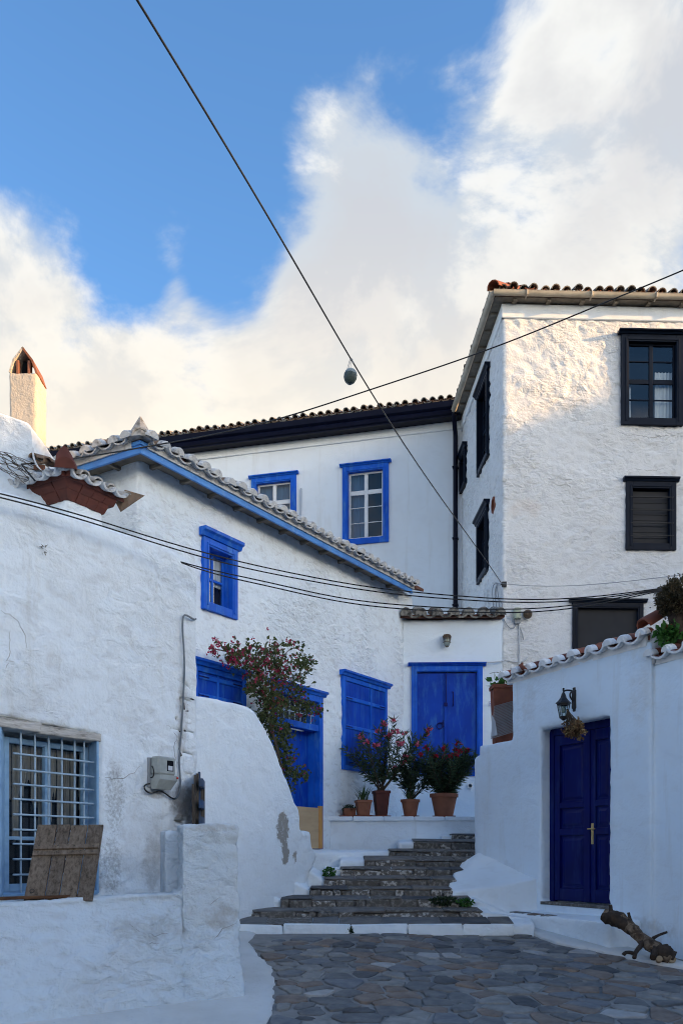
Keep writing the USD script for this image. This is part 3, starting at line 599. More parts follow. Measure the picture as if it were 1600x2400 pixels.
for k in range(10):
    y0, y1 = ys[k], ys[k + 1] if k < 9 else 13.75
    zn = zb[k + 1] if k < 9 else zt[9] + .01
    xl, xr = px_x(pl[k], y0), min(px_x(pr[k], y0), xR(y0) + .1 if k < 6 else 9)
    sk = (lambda x: (x - .4) * .05) if k == 0 else (lambda x: 0.0)
    step = stair.add('step', cat([rough_block(xl + .02, xr - .02, y0 + (.022 if k else .20), y1 - .01, zb[k] - .02, zt[k] - .004, .002)]), 'step_tread')
    # riser: a course of stones; the lowest riser is painted white
    x = xl
    while x < xr - .05:
        w = min(rg.choice([rg.uniform(.09, .18), rg.uniform(.18, .42)]) if k else rg.uniform(.5, 1.1), xr - x)
        if xr - x - w < .07: w = xr - x
        h = zt[k] - (rg.uniform(.004, .036) if k else rg.uniform(.002, .008))
        m = rough_block(x + .003, x + w - .003, y0 + sk(x) - (rg.uniform(.004, .045) if k else .01), y0 + sk(x) + .12, zb[k] - .03, h, .006)
        stair.add('riser_stone', m, 'white_step' if k == 0 else rg.choice(['step_stone', 'step_stone_pale'], p=[.62, .38]), parent=step, smooth=30)
        x += w
    # treads: flat slabs, nosing slightly over the riser
    x = xl; d0 = y0 - (.004 if k else -.03)
    while x < xr - .05:
        w = min(rg.uniform(.3, .7), xr - x)
        if xr - x - w < .12: w = xr - x
        a = rough_block(x + .004, x + w - .004, d0 + sk(x) + rg.uniform(-.022, .018), y1 + .02, zt[k] - .016, zt[k] + .004, .007, .008)
        v = a.vertices.copy(); v[:, 2] += np.clip((v[:, 1] - y0) / (y1 - y0), 0, 1) * (zn - zt[k]); a = trimesh.Trimesh(v, a.faces, process=False)
        stair.add('tread_stone', a, rg.choice(['step_tread', 'stone_slate', 'stone_dark', 'step_stone'], p=[.45, .2, .15, .2]), parent=step, smooth=30)
        x += w
# white retaining wall that carries the flower pots
ledge = Thing('pot_ledge', 'whitewashed retaining wall at the top of the steps with flower pots along it', 'retaining wall', base=(.8, 13.7, 0))
P = [(-.75, 13.72), (2.6, 13.66), (2.6, 15.9), (-.75, 15.9)]
ZL = .565
ledge.add('wall', lumpy(footprint(P, -.6, ZL), .07, .012, .012, s=.22, seed=8, taubin=4), 'ledge_white', smooth=True)
for k in range(5):
    x0 = -.28 + k * .46; w = .44
    ledge.add('coping_stone', lumpy(tm_m(cb(x0, x0 + w, 13.655, 14.0, ZL - .05, ZL + .014)), .05, .006, .006, s=.1, seed=k, taubin=2), 'ledge_white', smooth=True)
# ------------------------------------------------------------------ the house with blue shutters
def solid(W, u0, u1, z0, z1, depth): return tm_m(W.put(mbox(u0, u1, z0, z1, -depth, 0)))
bu1 = B.u(945) + .35
house = Thing('shuttered_house', 'whitewashed rough stone house with sloping blue eaves board and blue shutters beside the stairs', 'house', base=(*(B.p + U0 * B.d), -1))
w1 = rect(B, 471, 1257, 1427, 551); s2 = rect(B, 799.5, 1583, 1803.5, 903)
d2 = (B.u(632), B.u(751), B.z(751, 1983), B.z(751, 1636))
s0 = (B.u(450), B.u(572), B.z(572, 1720), B.z(572, 1589))
man = solid(B, U0, bu1, -1.0, 4.53, 4.4)
for c in (opening(B, w1, .10), B.cut(s2[0] + .035, s2[1] - .035, s2[2] + .035, s2[3] - .035, .2), B.cut(s0[0] + .035, s0[1] - .035, s0[2] + .035, s0[3] - .035, .2), B.cut(d2[0] + .04, d2[1] - .04, d2[2] - .1, d2[3] - .04, .28)): man -= c
HW = lumpy(man, .06, .022, .017, s=.17, seed=1); house.add('wall', HW, 'white_rough', smooth=True)
window(house, B, w1, .105, 'blue_paint', 'blue_paint', [(.5, .035)], [(.5, .03)], depth=.09, hd=(.05, .10, .12), room='dim_room', cgap=.05, curtains=((0, .48, .42, 1, 'curtain'), (.52, 1, .42, 1, 'curtain')), label='small four pane window with white curtain')
# shutters: casing, hood and leaves of boards with cross battens and strap hinges
def shutter(T, W, q, leaves, battens, cw=.07, label=None):
    u0, u1, z0, z1 = q
    w = T.add('shuttered_window', W.put(cat([cb(u0, u0 + cw, z0, z1, -.03, .04), cb(u1 - cw, u1, z0, z1, -.03, .04), cb(u0 + cw, u1 - cw, z1 - cw, z1, -.03, .038), cb(u0 + cw, u1 - cw, z0, z0 + cw, -.03, .038)])), 'blue_paint', label=label)
    T.add('hood', hood(W, u0, u1, z1 + .002, .06, .075, .11), 'blue_paint', parent=w)
    a0, a1, c0, c1 = u0 + cw + .004, u1 - cw - .004, z0 + cw + .004, z1 - cw - .004
    us = [a0] + [a0 + (a1 - a0) * f for f in leaves] + [a1]
    for l0, l1 in zip(us, us[1:]):
        n = max(2, round((l1 - l0) / .16)); leaf = []
        for k in range(n):
            x0 = l0 + .003 + (l1 - l0 - .006) * k / n; x1 = l0 + .003 + (l1 - l0 - .006) * (k + 1) / n
            leaf.append(cb(x0 + .0012, x1 - .0012, c0 + .003, c1 - .003, .0, .022, .003))
        lf = T.add('shutter_leaf', W.put(cat(leaf)), 'blue_door', parent=w)
        for b in battens: T.add('batten', W.put(cb(l0 + .012, l1 - .012, c0 + (c1 - c0) * b - .028, c0 + (c1 - c0) * b + .028, .023, .042, .005)), 'blue_paint', parent=w)
        for b in battens: T.add('strap_hinge', W.put(cb(l0 + .005 if l0 == a0 else l1 - .19, l0 + .19 if l0 == a0 else l1 - .005, c0 + (c1 - c0) * b - .008, c0 + (c1 - c0) * b + .008, .043, .049, .002)), 'blue_deep', parent=w)
    for x in us[1:-1]: T.add('cover_strip', W.put(cb(x - .012, x + .012, c0 + .01, c1 - .01, .0225, .050, .004)), 'blue_paint', parent=w)
    T.add('room_shade_lining', W.put(cb(a0, a1, c0, c1, -.17, -.15, .001)), 'dark_room', parent=w)
shutter(house, B, s2, [.62], [.13, .46, .80], label='tall blue shutters closed behind the oleander')
shutter(house, B, s0, [.42, .98], [.12, .50, .90], label='blue shutters half hidden by the stair parapet')
# bottom rail of the tall shutter stands out from the wall
house.add('shutter_rail', B.put(hull([(s2[0] + .10, s2[2] + .13, .045), (s2[0] + .10, s2[2] + .17, .045), (s2[0] + .10, s2[2] + .17, .07), (s2[0] + .62 * (s2[1] - s2[0]), s2[2] + .13, .045), (s2[0] + .62 * (s2[1] - s2[0]), s2[2] + .17, .045), (s2[0] + .62 * (s2[1] - s2[0]), s2[2] + .15, .16), (s2[0] + .62 * (s2[1] - s2[0]), s2[2] + .13, .15)])), 'blue_paint')
# door with a barred fanlight
u0, u1, z0, z1 = d2; cw = .09; zt2 = B.z(745, 1709)
dr = house.add('door', B.put(cat([cb(u0, u0 + cw, z0 - .05, z1, -.05, .05), cb(u1 - cw, u1, z0 - .05, z1, -.05, .05), cb(u0 + cw, u1 - cw, z1 - cw, z1, -.05, .048), cb(u0 + cw, u1 - cw, zt2 - .045, zt2 + .045, -.09, .03),
     cb(u0 + cw - .02, u0 + cw - .001, z0 - .05, z1 - cw, -.24, -.052), cb(u1 - cw + .001, u1 - cw + .02, z0 - .05, z1 - cw, -.24, -.052), cb(u0 + cw, u1 - cw, z1 - cw + .001, z1 - cw + .02, -.24, -.052)])), 'blue_paint', label='blue door with barred fanlight behind the bougainvillea')
house.add('hood', hood(B, u0, u1, z1 + .002, .06, .075, .11), 'blue_paint', parent=dr)
n = 5
for k in range(n):
    x0 = u0 + cw + (u1 - u0 - 2 * cw) * k / n; x1 = u0 + cw + (u1 - u0 - 2 * cw) * (k + 1) / n
    house.add('door_board', B.put(cb(x0 + .002, x1 - .002, z0 - .04, zt2 - .047, -.20, -.16, .005)), 'blue_door', parent=dr)
house.add('pane', B.put(quad(u0 + cw + .002, u1 - cw - .002, zt2 + .047, z1 - cw - .002, -.135)), 'window_glass', parent=dr)
house.add('room_shade_lining', B.put(cb(u0 + cw, u1 - cw, zt2 + .03, z1 - cw, -.27, -.255, .001)), 'dim_room', parent=dr)
for k in range(8):
    x = u0 + cw + (u1 - u0 - 2 * cw) * (k + .5) / 8
    house.add('bar', B.put(tube([(x, zt2 + .04, -.07), (x, z1 - cw + .01, -.07)], .008)), 'grille_paint', parent=dr)
zz = (zt2 + z1 - cw) / 2
house.add('bar', B.put(tube([(u0 + cw, zz, -.062), (u1 - cw, zz, -.062)], .007)), 'grille_paint', parent=dr)
# eaves: blue board, soffit, rafter ends, tiles
ov = .26; ze = 4.42
roof = house.add('roof', cat([slab(B, U0 - ov, bu1 - .10, 4.60, ov, 2.4, .80, s0=2.4, s1=.0), slab(G, -4.6, ov, 4.60, ov, 2.4, .80, s1=2.4)]), 'roof_under')
uend = B.u(966, .26)
house.add('eaves_board', cat([B.put(cat([cb(U0 - ov, uend, ze, ze + .125, ov - .03, ov), cb(U0 - ov, uend, ze + .09, ze + .135, ov + .001, ov + .016, .006), cb(U0 - ov, uend, ze - .004, ze + .03, ov + .001, ov + .010, .004)])),
     G.put(cat([cb(-4.4, ov - .031, ze, ze + .125, ov - .03, ov), cb(-4.4, ov + .012, ze + .09, ze + .135, ov + .001, ov + .016, .006), cb(-4.4, ov + .008, ze - .004, ze + .03, ov + .001, ov + .010, .004)]))]), 'blue_eave', parent=roof)
house.add('soffit', cat([B.put(cb(U0 - ov + .03, uend - .02, ze + .07, ze + .09, -.05, ov - .031, .002)), G.put(cb(-4.3, ov - .04, ze + .068, ze + .088, -.05, ov - .032, .002))]), 'soffit_wood', parent=roof)
for k in range(13):
    x = U0 + .15 + k * .5
    if x < uend - .05: house.add('rafter_end', B.put(cb(x, x + .05, ze + .025, ze + .068, -.02, ov - .06, .004)), 'soffit_wood', parent=roof)
for k in range(5): house.add('rafter_end', G.put(cb(-.35 - k * .5, -.30 - k * .5, ze + .025, ze + .066, -.02, ov - .06, .004)), 'soffit_wood', parent=roof)
eave(house, B, U0 - ov + .10, uend + .03, ze + .125, ov + .05, .228, pans=('tile_grey', 'tile_mossy'), covers=('tile_mossy', 'tile_grey', 'tile_brown'), mortar='mortar_white', fill=ov + .02, length=.5, rows=2, roof=roof, seed=3, hips=(1, None), cov_b=.31, pan_b=.25, edge=.016)
eave(house, G, -3.0, ov - .12, ze + .125, ov + .05, .228, pans=('tile_grey', 'tile_mossy'), covers=('tile_brown_pale', 'tile_mossy', 'tile_brown'), mortar='mortar_white', fill=ov + .02, length=.5, rows=2, roof=roof, seed=4, hips=(None, 1), cov_b=.31, pan_b=.25, edge=.016)
c = B.pt(U0 - ov, ze + .13, ov); hd = unit([B.d[0] - B.n[0] - .0, B.d[1] - B.n[1], .32])
x = unit(np.cross(hd, [0, 0, 1])); up = np.cross(x, hd)
for k in range(3): house.add('hip_tile', xf(arc(.10, .10, .016, 0, .48, 1, .03 + .012 * k, taper=.85), frame(c - hd * .06 + hd * .42 * k + np.array([0, 0, .0]), x, hd, up)), ('tile_grey', 'tile_brown_pale')[k % 2], parent=roof, smooth=40)
house.add('finial', lathe([(0, -.09), (.14, -.09), (.12, -.02), (.075, .06), (.035, .13), (.010, .175), (0, .18)], 9, c + hd * .04 + np.array([0, 0, .10])), 'tile_grey', parent=roof)

# ------------------------------------------------------------------ stair parapet in front of it
Pq = [(440, 1628), (470, 1634), (520, 1641), (575, 1655), (592, 1664), (612, 1692), (640, 1752), (668, 1822), (690, 1882), (699, 1900), (701, 1948), (727, 1952), (729, 1986), (742, 2010), (700, 2110)]
poly = [Q.uz(*p) for p in Pq]; poly += [(poly[-1][0], -1.4), (poly[0][0], -1.4)]
man = tm_m(prism(sg.Polygon(poly).buffer(0), .30, Q.M @ frame((0, 0, -.30), (1, 0, 0), (0, 1, 0), (0, 0, 1))))
single('stair_parapet', lumpy(man, .055, .018, .009, s=.22, seed=6, taubin=6), 'white_parapet', 'whitewashed sloping parapet wall with a flaking grey patch in front of the barred blue door', 'parapet', smooth=True)

# ------------------------------------------------------------------ wing with the blue double door
wing = Thing('door_wing', 'low whitewashed wing with a blue double door under a short row of tiles', 'outbuilding', base=(1.9, 15.66, 0))
d1 = rect(V, 964, 1563, 1820, 1130); vz = V.z(1060, 1452); ve = V.u(1177.5)
man = solid(V, -.4, ve, -.2, vz, 3.2) - V.cut(d1[0] + .045, d1[1] - .045, d1[2] + .02, d1[3] - .045, .16)
pu, pz = V.uz(1101, 1843)
man -= tm_m(V.put(xf(trimesh.creation.cylinder(.035, .3), frame((pu, pz, 0), (1, 0, 0), (0, 1, 0), (0, 0, 1)))))
wing.add('wall', lumpy(man, .07, .010, .004, s=.3, seed=12, taubin=3), 'white_smooth', smooth=True)
u0, u1, z0, z1 = d1; cw = .095
dr = wing.add('double_door', V.put(cat([cb(u0, u0 + cw, z0, z1, -.03, .045), cb(u1 - cw, u1, z0, z1, -.03, .045), cb(u0 + cw, u1 - cw, z1 - cw, z1, -.03, .043), cb(u0 + cw, u1 - cw, z0, z0 + .05, -.03, .03),
     cb(u0 + .055, u0 + .08, z0 + .05, z1 - .06, .042, .058), cb(u1 - .08, u1 - .055, z0 + .05, z1 - .06, .042, .058), cb(u0 + .08, u1 - .08, z1 - .085, z1 - .06, .042, .057)])), 'blue_paint')
wing.add('hood', hood(V, u0, u1, z1 + .002, .06, .055, .09), 'blue_door', parent=dr)
uc = V.u(1044)
for l0, l1 in ((u0 + cw + .003, uc - .002), (uc + .002, u1 - cw - .003)):
    wing.add('door_leaf', V.put(cb(l0, l1, z0 + .052, z1 - cw - .015, -.06, -.015, .005)), 'blue_door', parent=dr)
wing.add('cover_strip', V.put(cb(uc - .028, uc + .028, z0 + .053, z1 - cw - .018, -.014, .010, .004)), 'blue_door', parent=dr)
wing.add('dark_gap', V.put(cb(u0 + cw, u1 - cw, z0 + .03, z1 - cw, -.14, -.12, .001)), 'dark_room', parent=dr)
def vp(px, py, o): u, z = V.uz(px, py); return (u, z, o)
wing.add('pull_handle', V.put(tube([vp(1061, 1622, -.01), vp(1061, 1624, .04), vp(1061, 1652, .04), vp(1061, 1655, -.01)], .009)), 'blue_deep', parent=dr)
wing.add('bolt', V.put(cat([tube([vp(1044.5, 1576, .022), vp(1044.5, 1650, .022)], .008), cb(uc - .03, uc + .03, V.z(1044, 1656), V.z(1044, 1648), .01, .03)])), 'blue_deep', parent=dr)
ku, kz, _ = vp(1030, 1702, 0)
wing.add('ring_knocker', V.put(cat([xf(trimesh.creation.torus(.05, .008, major_sections=20, minor_sections=6), frame((ku, kz, .012), (1, 0, 0), (0, 1, 0), (0, 0, 1))), cb(ku + .055, ku + .075, kz - .02, kz + .10, -.014, .012), cb(ku - .01, ku + .06, kz + .045, kz + .06, -.014, .016)])), 'blue_deep', parent=dr)
roof = wing.add('roof', slab(V, -.12, ve + .02, vz + .055, .10, 1.6, .25), 'roof_under')
eave(wing, V, V.u(952), V.u(1168), vz + .0, .13, .262, pans=('terracotta_dark', 'terracotta'), covers=('tile_mossy', 'tile_grey', 'tile_brown'), mortar='tile_mossy', edge=.03, length=.5, rows=1, roof=roof, seed=9, pan_b=.32, cov_b=.46, cov_a=.38)
wing.add('drain_pipe', V.put(xf(trimesh.creation.annulus(.032, .046, .12), frame((pu, pz, -.02), (1, 0, 0), (0, 1, 0), (0, 0, 1)))), 'mortar_clean')
# bulkhead lamp over that door
lu, lz = V.uz(1046, 1502)
lamp = Thing('bulkhead_lamp', 'small caged glass bulkhead lamp on the white wall above the double door', 'wall lamp', base=V.pt(lu, lz, 0))
def vl(m): return xf(m, V.M @ frame((lu, lz, 0), (1, 0, 0), (0, 1, 0), (0, 0, 1)))
lamp.add('mounting', vl(cat([cb(-.05, .05, .03, .10, -.02, .05), move(xf(lathe([(0, 0), (.07, 0), (.075, .03), (.055, .06), (0, .06)], 16), frame((0, 0, 0), (1, 0, 0), (0, 0, -1), (0, 1, 0))), (0, .02, .09))])), 'rusty_bell', smooth=40)
lamp.add('glass_bowl', vl(move(xf(lathe([(0, -.12), (.03, -.115), (.05, -.085), (.056, -.04), (.055, .02)], 16), frame((0, 0, 0), (1, 0, 0), (0, 0, -1), (0, 1, 0))), (0, 0, .09))), 'lamp_glass', smooth=True)
cage = [xf(trimesh.creation.torus(.063, .005, major_sections=20, minor_sections=5), frame((0, h, .09), (1, 0, 0), (0, 0, -1), (0, 1, 0))) for h in (.0, -.05)]
for k in range(4):
    a = k * math.pi / 4; cage.append(tube([(.064 * math.cos(a) * s, .02 - .15 * (1 - abs(s) ** 3), .09 + .064 * math.sin(a) * s) for s in np.linspace(-1, 1, 13)], .004, 5))
lamp.add('wire_cage', vl(cat(cage)), 'rusty_bell')

# ------------------------------------------------------------------ house at the back
back = Thing('rear_house', 'plain white plastered house behind with a dark navy gutter and bright blue windows', 'house', base=(-1, 21.5, 0))
wr = rect(U, 803, 1097, 1280, 911); wl = (U.u(590), U.u(694.5), wr[2] + .0, U.z(590, 1124))
man = solid(U, -10.5, .6, -.5, 9.85, 4.5)
for q in (wr, wl): man -= opening(U, q, .13)
back.add('wall', lumpy(man, .16, .010, .0, s=.5, seed=21, taubin=0), 'white_upper', smooth=40)
for q, cur in ((wr, ((0, .48, 0, 1, 'curtain_blue'),)), (wl, ((0, .97, 0, 1, 'curtain_blue'),))):
    window(back, U, q, .135, 'blue_paint', 'white_paint', [(.5, .085)], [(.245, .016), (.475, .016), (.70, .10)], depth=.05, hd=(.06, .06, .10), proj=.045, curtains=cur, sw=.045, label='upper window beside the downpipe' if q is wr else 'upper window cut off by the tiled eaves')
zb9 = U.z(1067, 1007)
back.add('cornice_band', U.put(cb(-10.45, -.02, zb9, 9.86, .002, .035, .01)), 'white_upper')
zf = 9.775
roof = back.add('roof', slab(U, -10.75, .3, 10.19, .30, 3.0, .95, s0=2.5), 'roof_under')
gut = [(0, 0), (.27, 0), (.27, .03), (.315, .05), (.335, .11), (.30, .15), (.36, .19), (.385, .30), (.37, .31), (0, .31)]
back.add('eaves_gutter', prism([(y, x) for x, y in gut][::-1], 10.72, U.M @ frame((-10.72, zf, .02), (0, 1, 0), (0, 0, 1), (1, 0, 0))), 'navy_gutter', parent=roof)
eave(back, U, -10.6, -.02, zf + .325, .36, .198, pans=('tile_brown', 'tile_mossy'), covers=('tile_grey', 'tile_brown_pale', 'tile_grey'), length=.5, roof=roof, seed=14, cov_a=.40, cov_b=.46, pan_b=.2)
e = U.pt(-10.72, zf, .2)
back.add('ridge_end', hull(np.vstack([U.put(cb(-10.76, -10.72, zf + .0, zf + .30, -.4, .38)).vertices, U.pt(-10.85, zf + .62, .30)[None]])), 'navy_gutter', parent=roof)
# downpipe in the corner
pipe = []; du, dz = U.uz(1074, 985)
pp = [U.pt(-.14, 9.85, .30), U.pt(-.14, 9.72, .29), U.pt(-.14, 9.5, .10), U.pt(-.14, 9.35, .075), U.pt(-.14, 4.0, .075)]
back.add('downpipe', cat([tube(pp, .052, 10)] + [U.put(cb(-.205, -.075, z, z + .035, .002, .135, .004)) for z in (8.7, 7.1, 5.6)]), 'navy_gutter', smooth=40)
mu = U.u(704.5); back.add('wall_conduit', U.put(tube([(mu, U.z(706, 1250), .03), (mu + .02, U.z(706, 1146), .03)], .022, 6)), 'curtain')

# ------------------------------------------------------------------ tower house
tower = Thing('tower_house', 'tall whitewashed rough stone house with black window frames and cream gutter', 'house', base=(3.5, 16.5, -1))
t1 = rect(TF, 1453.6, 786.5, 998, 1598); t2 = rect(TF, 1465, 1130, 1290, 1582); t3 = (TF.u(1340), TF.u(1506), 2.9, TF.z(1340, 1413))
def tl(pa, pta, pba, pb_): return (TL.u(pa), TL.u(pb_), TL.z(pb_, pba), TL.z(pb_, pta))
l1 = tl(1122.5, 866, 1065, 1147.5); l2 = tl(1122, 1186, 1335, 1145.5); l3 = tl(1081.5, 1050, 1131, 1093.5)
man = footprint([TF.pt(0, 0)[:2], TF.pt(6.5, 0)[:2], TF.pt(6.5, 0, -9)[:2], TF.pt(0, 0, -9)[:2]], -1.2, 9.82)
for W_, q, cw in ((TF, t1, .12), (TF, t2, .12), (TF, t3, .10), (TL, l1, .10), (TL, l2, .10), (TL, l3, .08)): man -= opening(W_, q, cw)
vu, vz_ = TL.uz(1157, 1184)
man -= tm_m(TL.put(xf(trimesh.creation.cylinder(.12, .5, sections=20), frame((vu, vz_, 0), (1, 0, 0), (0, 1, 0), (0, 0, 1)))))
TW = lumpy(man, .07, .022, .036, s=.17, seed=31, taubin=4); tower.add('wall', TW, 'white_tower', smooth=True)
def crack(T, wall, W, pts, w=.004, seed=0, m='crack_dark', name='crack'):
    """a hairline crack: a thin dark line lying in the face of the wall"""
    from scipy.spatial import cKDTree
    v = np.asarray(wall.vertices); q = v[:, :2] - W.p; uv = np.c_[q @ W.d, v[:, 2]]; o = q @ W.n; ok = o > -.07
    tree = cKDTree(uv[ok]); oo = o[ok]; rg = np.random.default_rng(seed); P = []
    a = np.array([W.uz(*p) for p in pts])
    for p0, p1 in zip(a, a[1:]):
        n = max(2, int(np.linalg.norm(p1 - p0) / .03))
        for t in np.arange(n) / n: P.append(p0 + (p1 - p0) * t + rg.normal(0, .008, 2))
    P = np.array(P + [a[-1]]); d, i = tree.query(P, k=3); z = (oo[i] / (d + .01)).sum(1) / (1 / (d + .01)).sum(1)
    t = np.linspace(0, 1, len(P)); T.add(name, W.put(tube(np.c_[P, z + .001], w * (.5 + .8 * np.sin(t * 3.1)) * rg.uniform(.6, 1.2, len(P)), 4)), m)
crack(tower, TW, TF, [(1446, 1012), (1470, 1022), (1490, 1018), (1520, 1026), (1560, 1020), (1602, 1024)], .003, 1)
crack(tower, TW, TF, [(1462, 1110), (1480, 1098), (1530, 1104), (1575, 1094)], .002, 2)
tower.add('smooth_frieze', cat([TF.put(cb(-.030, 6.6, TF.z(1178, 746), 9.80, -.03, .034, .012)), TL.put(cb(-8, .028, TF.z(1178, 746) + .0, 9.80, -.03, .030, .012))]), 'white_upper')
window(tower, TF, t1, .125, 'navy_paint', 'navy_paint', [(.5, .07)], [(.26, .022), (.50, .085), (.765, .022)], depth=.015, hd=(.06, .055, .15), proj=.065, room='dark_room', curtains=((.0, .12, 0, .47, 'curtain'), (.62, .98, 0, .66, 'curtain')), label='top window with white curtains lit by the low sun')
w = tw2 = window(tower, TF, t2, .12, 'navy_paint', 'navy_paint', [], [], depth=.07, hd=(.05, .07, .11), proj=.05, curtains=((.93, 1, .1, 1, 'rag'),), sw=.03, label='small window crossed by four iron bars')
for k in range(4):
    z = t2[2] + .12 + (t2[3] - t2[2] - .24) * (.13 + .235 * k); tower.add('iron_bar', TF.put(tube([(t2[0] + .07, z, .055), (t2[1] - .05, z, .055)], .009)), 'iron_black', parent=w)
tower.add('dark_slats', TF.put(cat([cb(t2[0] + .125, t2[1] - .125, t2[2] + .125 + k * .105, t2[2] + .125 + k * .105 + .10, -.045 + .004 * (k % 2), -.03, .004) for k in range(int((t2[3] - t2[2] - .25) / .105))])), 'screen_mesh', parent=tw2)
w = window(tower, TF, t3, .10, 'navy_paint', 'navy_paint', [], [], depth=.09, hd=(.06, .06, .10), proj=.04, sw=.03, label='wide window covered by a dark insect screen')
tower.add('insect_screen', TF.put(cb(t3[0] + .09, t3[1] - .09, t3[2] + .09, t3[3] - .09, -.05, -.04, .002)), 'screen_mesh', parent=w)
for q, vb, hb in ((l1, [(.5, .05)], [(.25, .025), (.5, .06), (.75, .025)]), (l2, [(.5, .05)], [(.35, .03), (.66, .05)]), (l3, [], [(.5, .03)])):
    window(tower, TL, q, .10 if q is not l3 else .08, 'navy_paint', 'navy_paint', vb, hb, depth=.05, hd=(.10, .10, .12), proj=.06)
tower.add('vent_ring', TL.put(xf(trimesh.creation.annulus(.11, .15, .05), frame((vu, vz_, 0), (1, 0, 0), (0, 1, 0), (0, 0, 1)))), 'terracotta')
roof = tower.add('roof', cat([slab(TF, -.20, 6.8, 9.91, .20, 3.2, 1.0, s0=3.2, s1=3.2), slab(TL, -9.2, .20, 9.91, .20, 3.2, 1.0, s1=3.2, s0=3.2)]), 'roof_under')
tower.add('soffit', cat([TF.put(cb(-.17, 6.75, 9.822, 9.835, -.02, .18, .002)), TL.put(cb(-4.45, .165, 9.823, 9.836, -.02, .18, .002))]), 'soffit_wood', parent=roof)
for k in range(11):
    tower.add('rafter_end', TF.put(cb(.15 + k * .6, .22 + k * .6, 9.785, 9.821, .036, .16, .004)), 'soffit_wood', parent=roof)
    if k < 8: tower.add('rafter_end', TL.put(cb(-.35 - k * .55, -.28 - k * .55, 9.785, 9.822, .032, .16, .004)), 'soffit_wood', parent=roof)
t_ = np.linspace(math.pi, 2 * math.pi, 9); gp = [(.055 * math.cos(a), .06 * math.sin(a)) for a in t_] + [(.066, .012), (-.066, .012)]
tower.add('gutter', cat([prism(gp, 7.0, TF.M @ frame((-.22, 9.885, .225), (0, 0, 1), (0, 1, 0), (-1, 0, 0)) @ np.diag([1, 1, -1, 1])), prism(gp, 4.655, TL.M @ frame((-4.43, 9.887, .225), (0, 0, 1), (0, 1, 0), (-1, 0, 0)) @ np.diag([1, 1, -1, 1]))]), 'gutter_cream', parent=roof, smooth=40)
for k in range(5): tower.add('gutter_bracket', TF.put(cb(.35 + k * 1.15, .375 + k * 1.15, 9.81, 9.90, .15, .305, .004)), 'gutter_cream', parent=roof)
eave(tower, TF, -.06, 6.6, 9.90, .24, .19, pans=('tile_brown', 'terracotta'), covers=('tile_mossy', 'tile_brown', 'tile_mossy', 'tile_brown_pale'), length=.5, roof=roof, seed=17, hips=(1, None), cov_a=.42, cov_b=.42, pan_b=.2)
eave(tower, TL, -4.3, .0, 9.90, .24, .19, pans=('tile_brown',), covers=('tile_brown', 'tile_brown_pale'), length=.5, roof=roof, seed=18, hips=(None, 1), cov_a=.42, cov_b=.42, pan_b=.2)
c = TF.pt(-.20, 9.92, .20); hd = unit([1, 1.0, .42]); x = unit(np.cross(hd, [0, 0, 1]))
for k in range(3): tower.add('hip_tile', xf(arc(.13, .13, .016, 0, .5, 1, .04 + .012 * k, taper=.85), frame(c - hd * .02 + hd * .43 * k, x, hd, np.cross(x, hd))), 'terracotta', parent=roof, smooth=40)
# ------------------------------------------------------------------ house on the right
ua, ub_, ue = R.u(1200), R.u(1523), R.u(1523) + 2.8
right = Thing('right_house', 'low whitewashed house with scalloped tile eaves and a deep set dark blue door', 'house', base=(2.9, 10, -1))
rz = 2.235
do = (R.u(1267), R.u(1427.5), R.z(1427.5, 2126), R.z(1427.5, 1677))
man = solid(R, ua, ub_ + .01, -1.5, rz, 2.6) + tm_m(R.put(mbox(ub_, ue, -1.5, 2.0, -2.6, -.05)))
# thick lower end of the wall, rounded where it meets the steps
blk = []
uw = R.u(1112)
for a, b, zt_, dp in ((uw + .10, ua + .15, R.z(1160, 1742), .005), (uw, ua + .15, R.z(1112, 1772), .005)):
    blk.append(tm_m(R.put(mbox(a, b, -1.5, zt_, -1.0, dp - .005))))
man += m3.Manifold.batch_boolean(blk, m3.OpType.Add)
# foot of the wall spreads out
for a, b, o, z in ((uw - .05, do[0] - .2, .10, -.58),):
    q = R.put(hull([(a, -1.5, .0), (b, -1.5, .0), (a, -1.5, o + .12), (b, -1.5, o + .12), (a, z - .12, o), (b, z - .12, o * .6), (a, z + .12, .0), (b, z, .0)])); man += tm_m(q)
man -= R.cut(do[0], do[1], do[2], do[3], .20, .6)
keep = None
right.add('wall', lumpy(man, .05, .012, .005, s=.22, seed=41, taubin=9), 'white_right', smooth=True)
u0, u1, z0, z1 = do; cw = .075; D_ = -.165
dr = right.add('double_door', R.put(cat([cb(u0 + .001, u0 + cw, z0, z1, D_ - .03, D_ + .035), cb(u1 - cw, u1 - .001, z0, z1, D_ - .03, D_ + .035), cb(u0 + cw, u1 - cw, z1 - .09, z1 - .001, D_ - .03, D_ + .033)])), 'blue_deep')
a0, a1 = u0 + cw + .003, u1 - cw - .003; um = R.u(1384, D_)
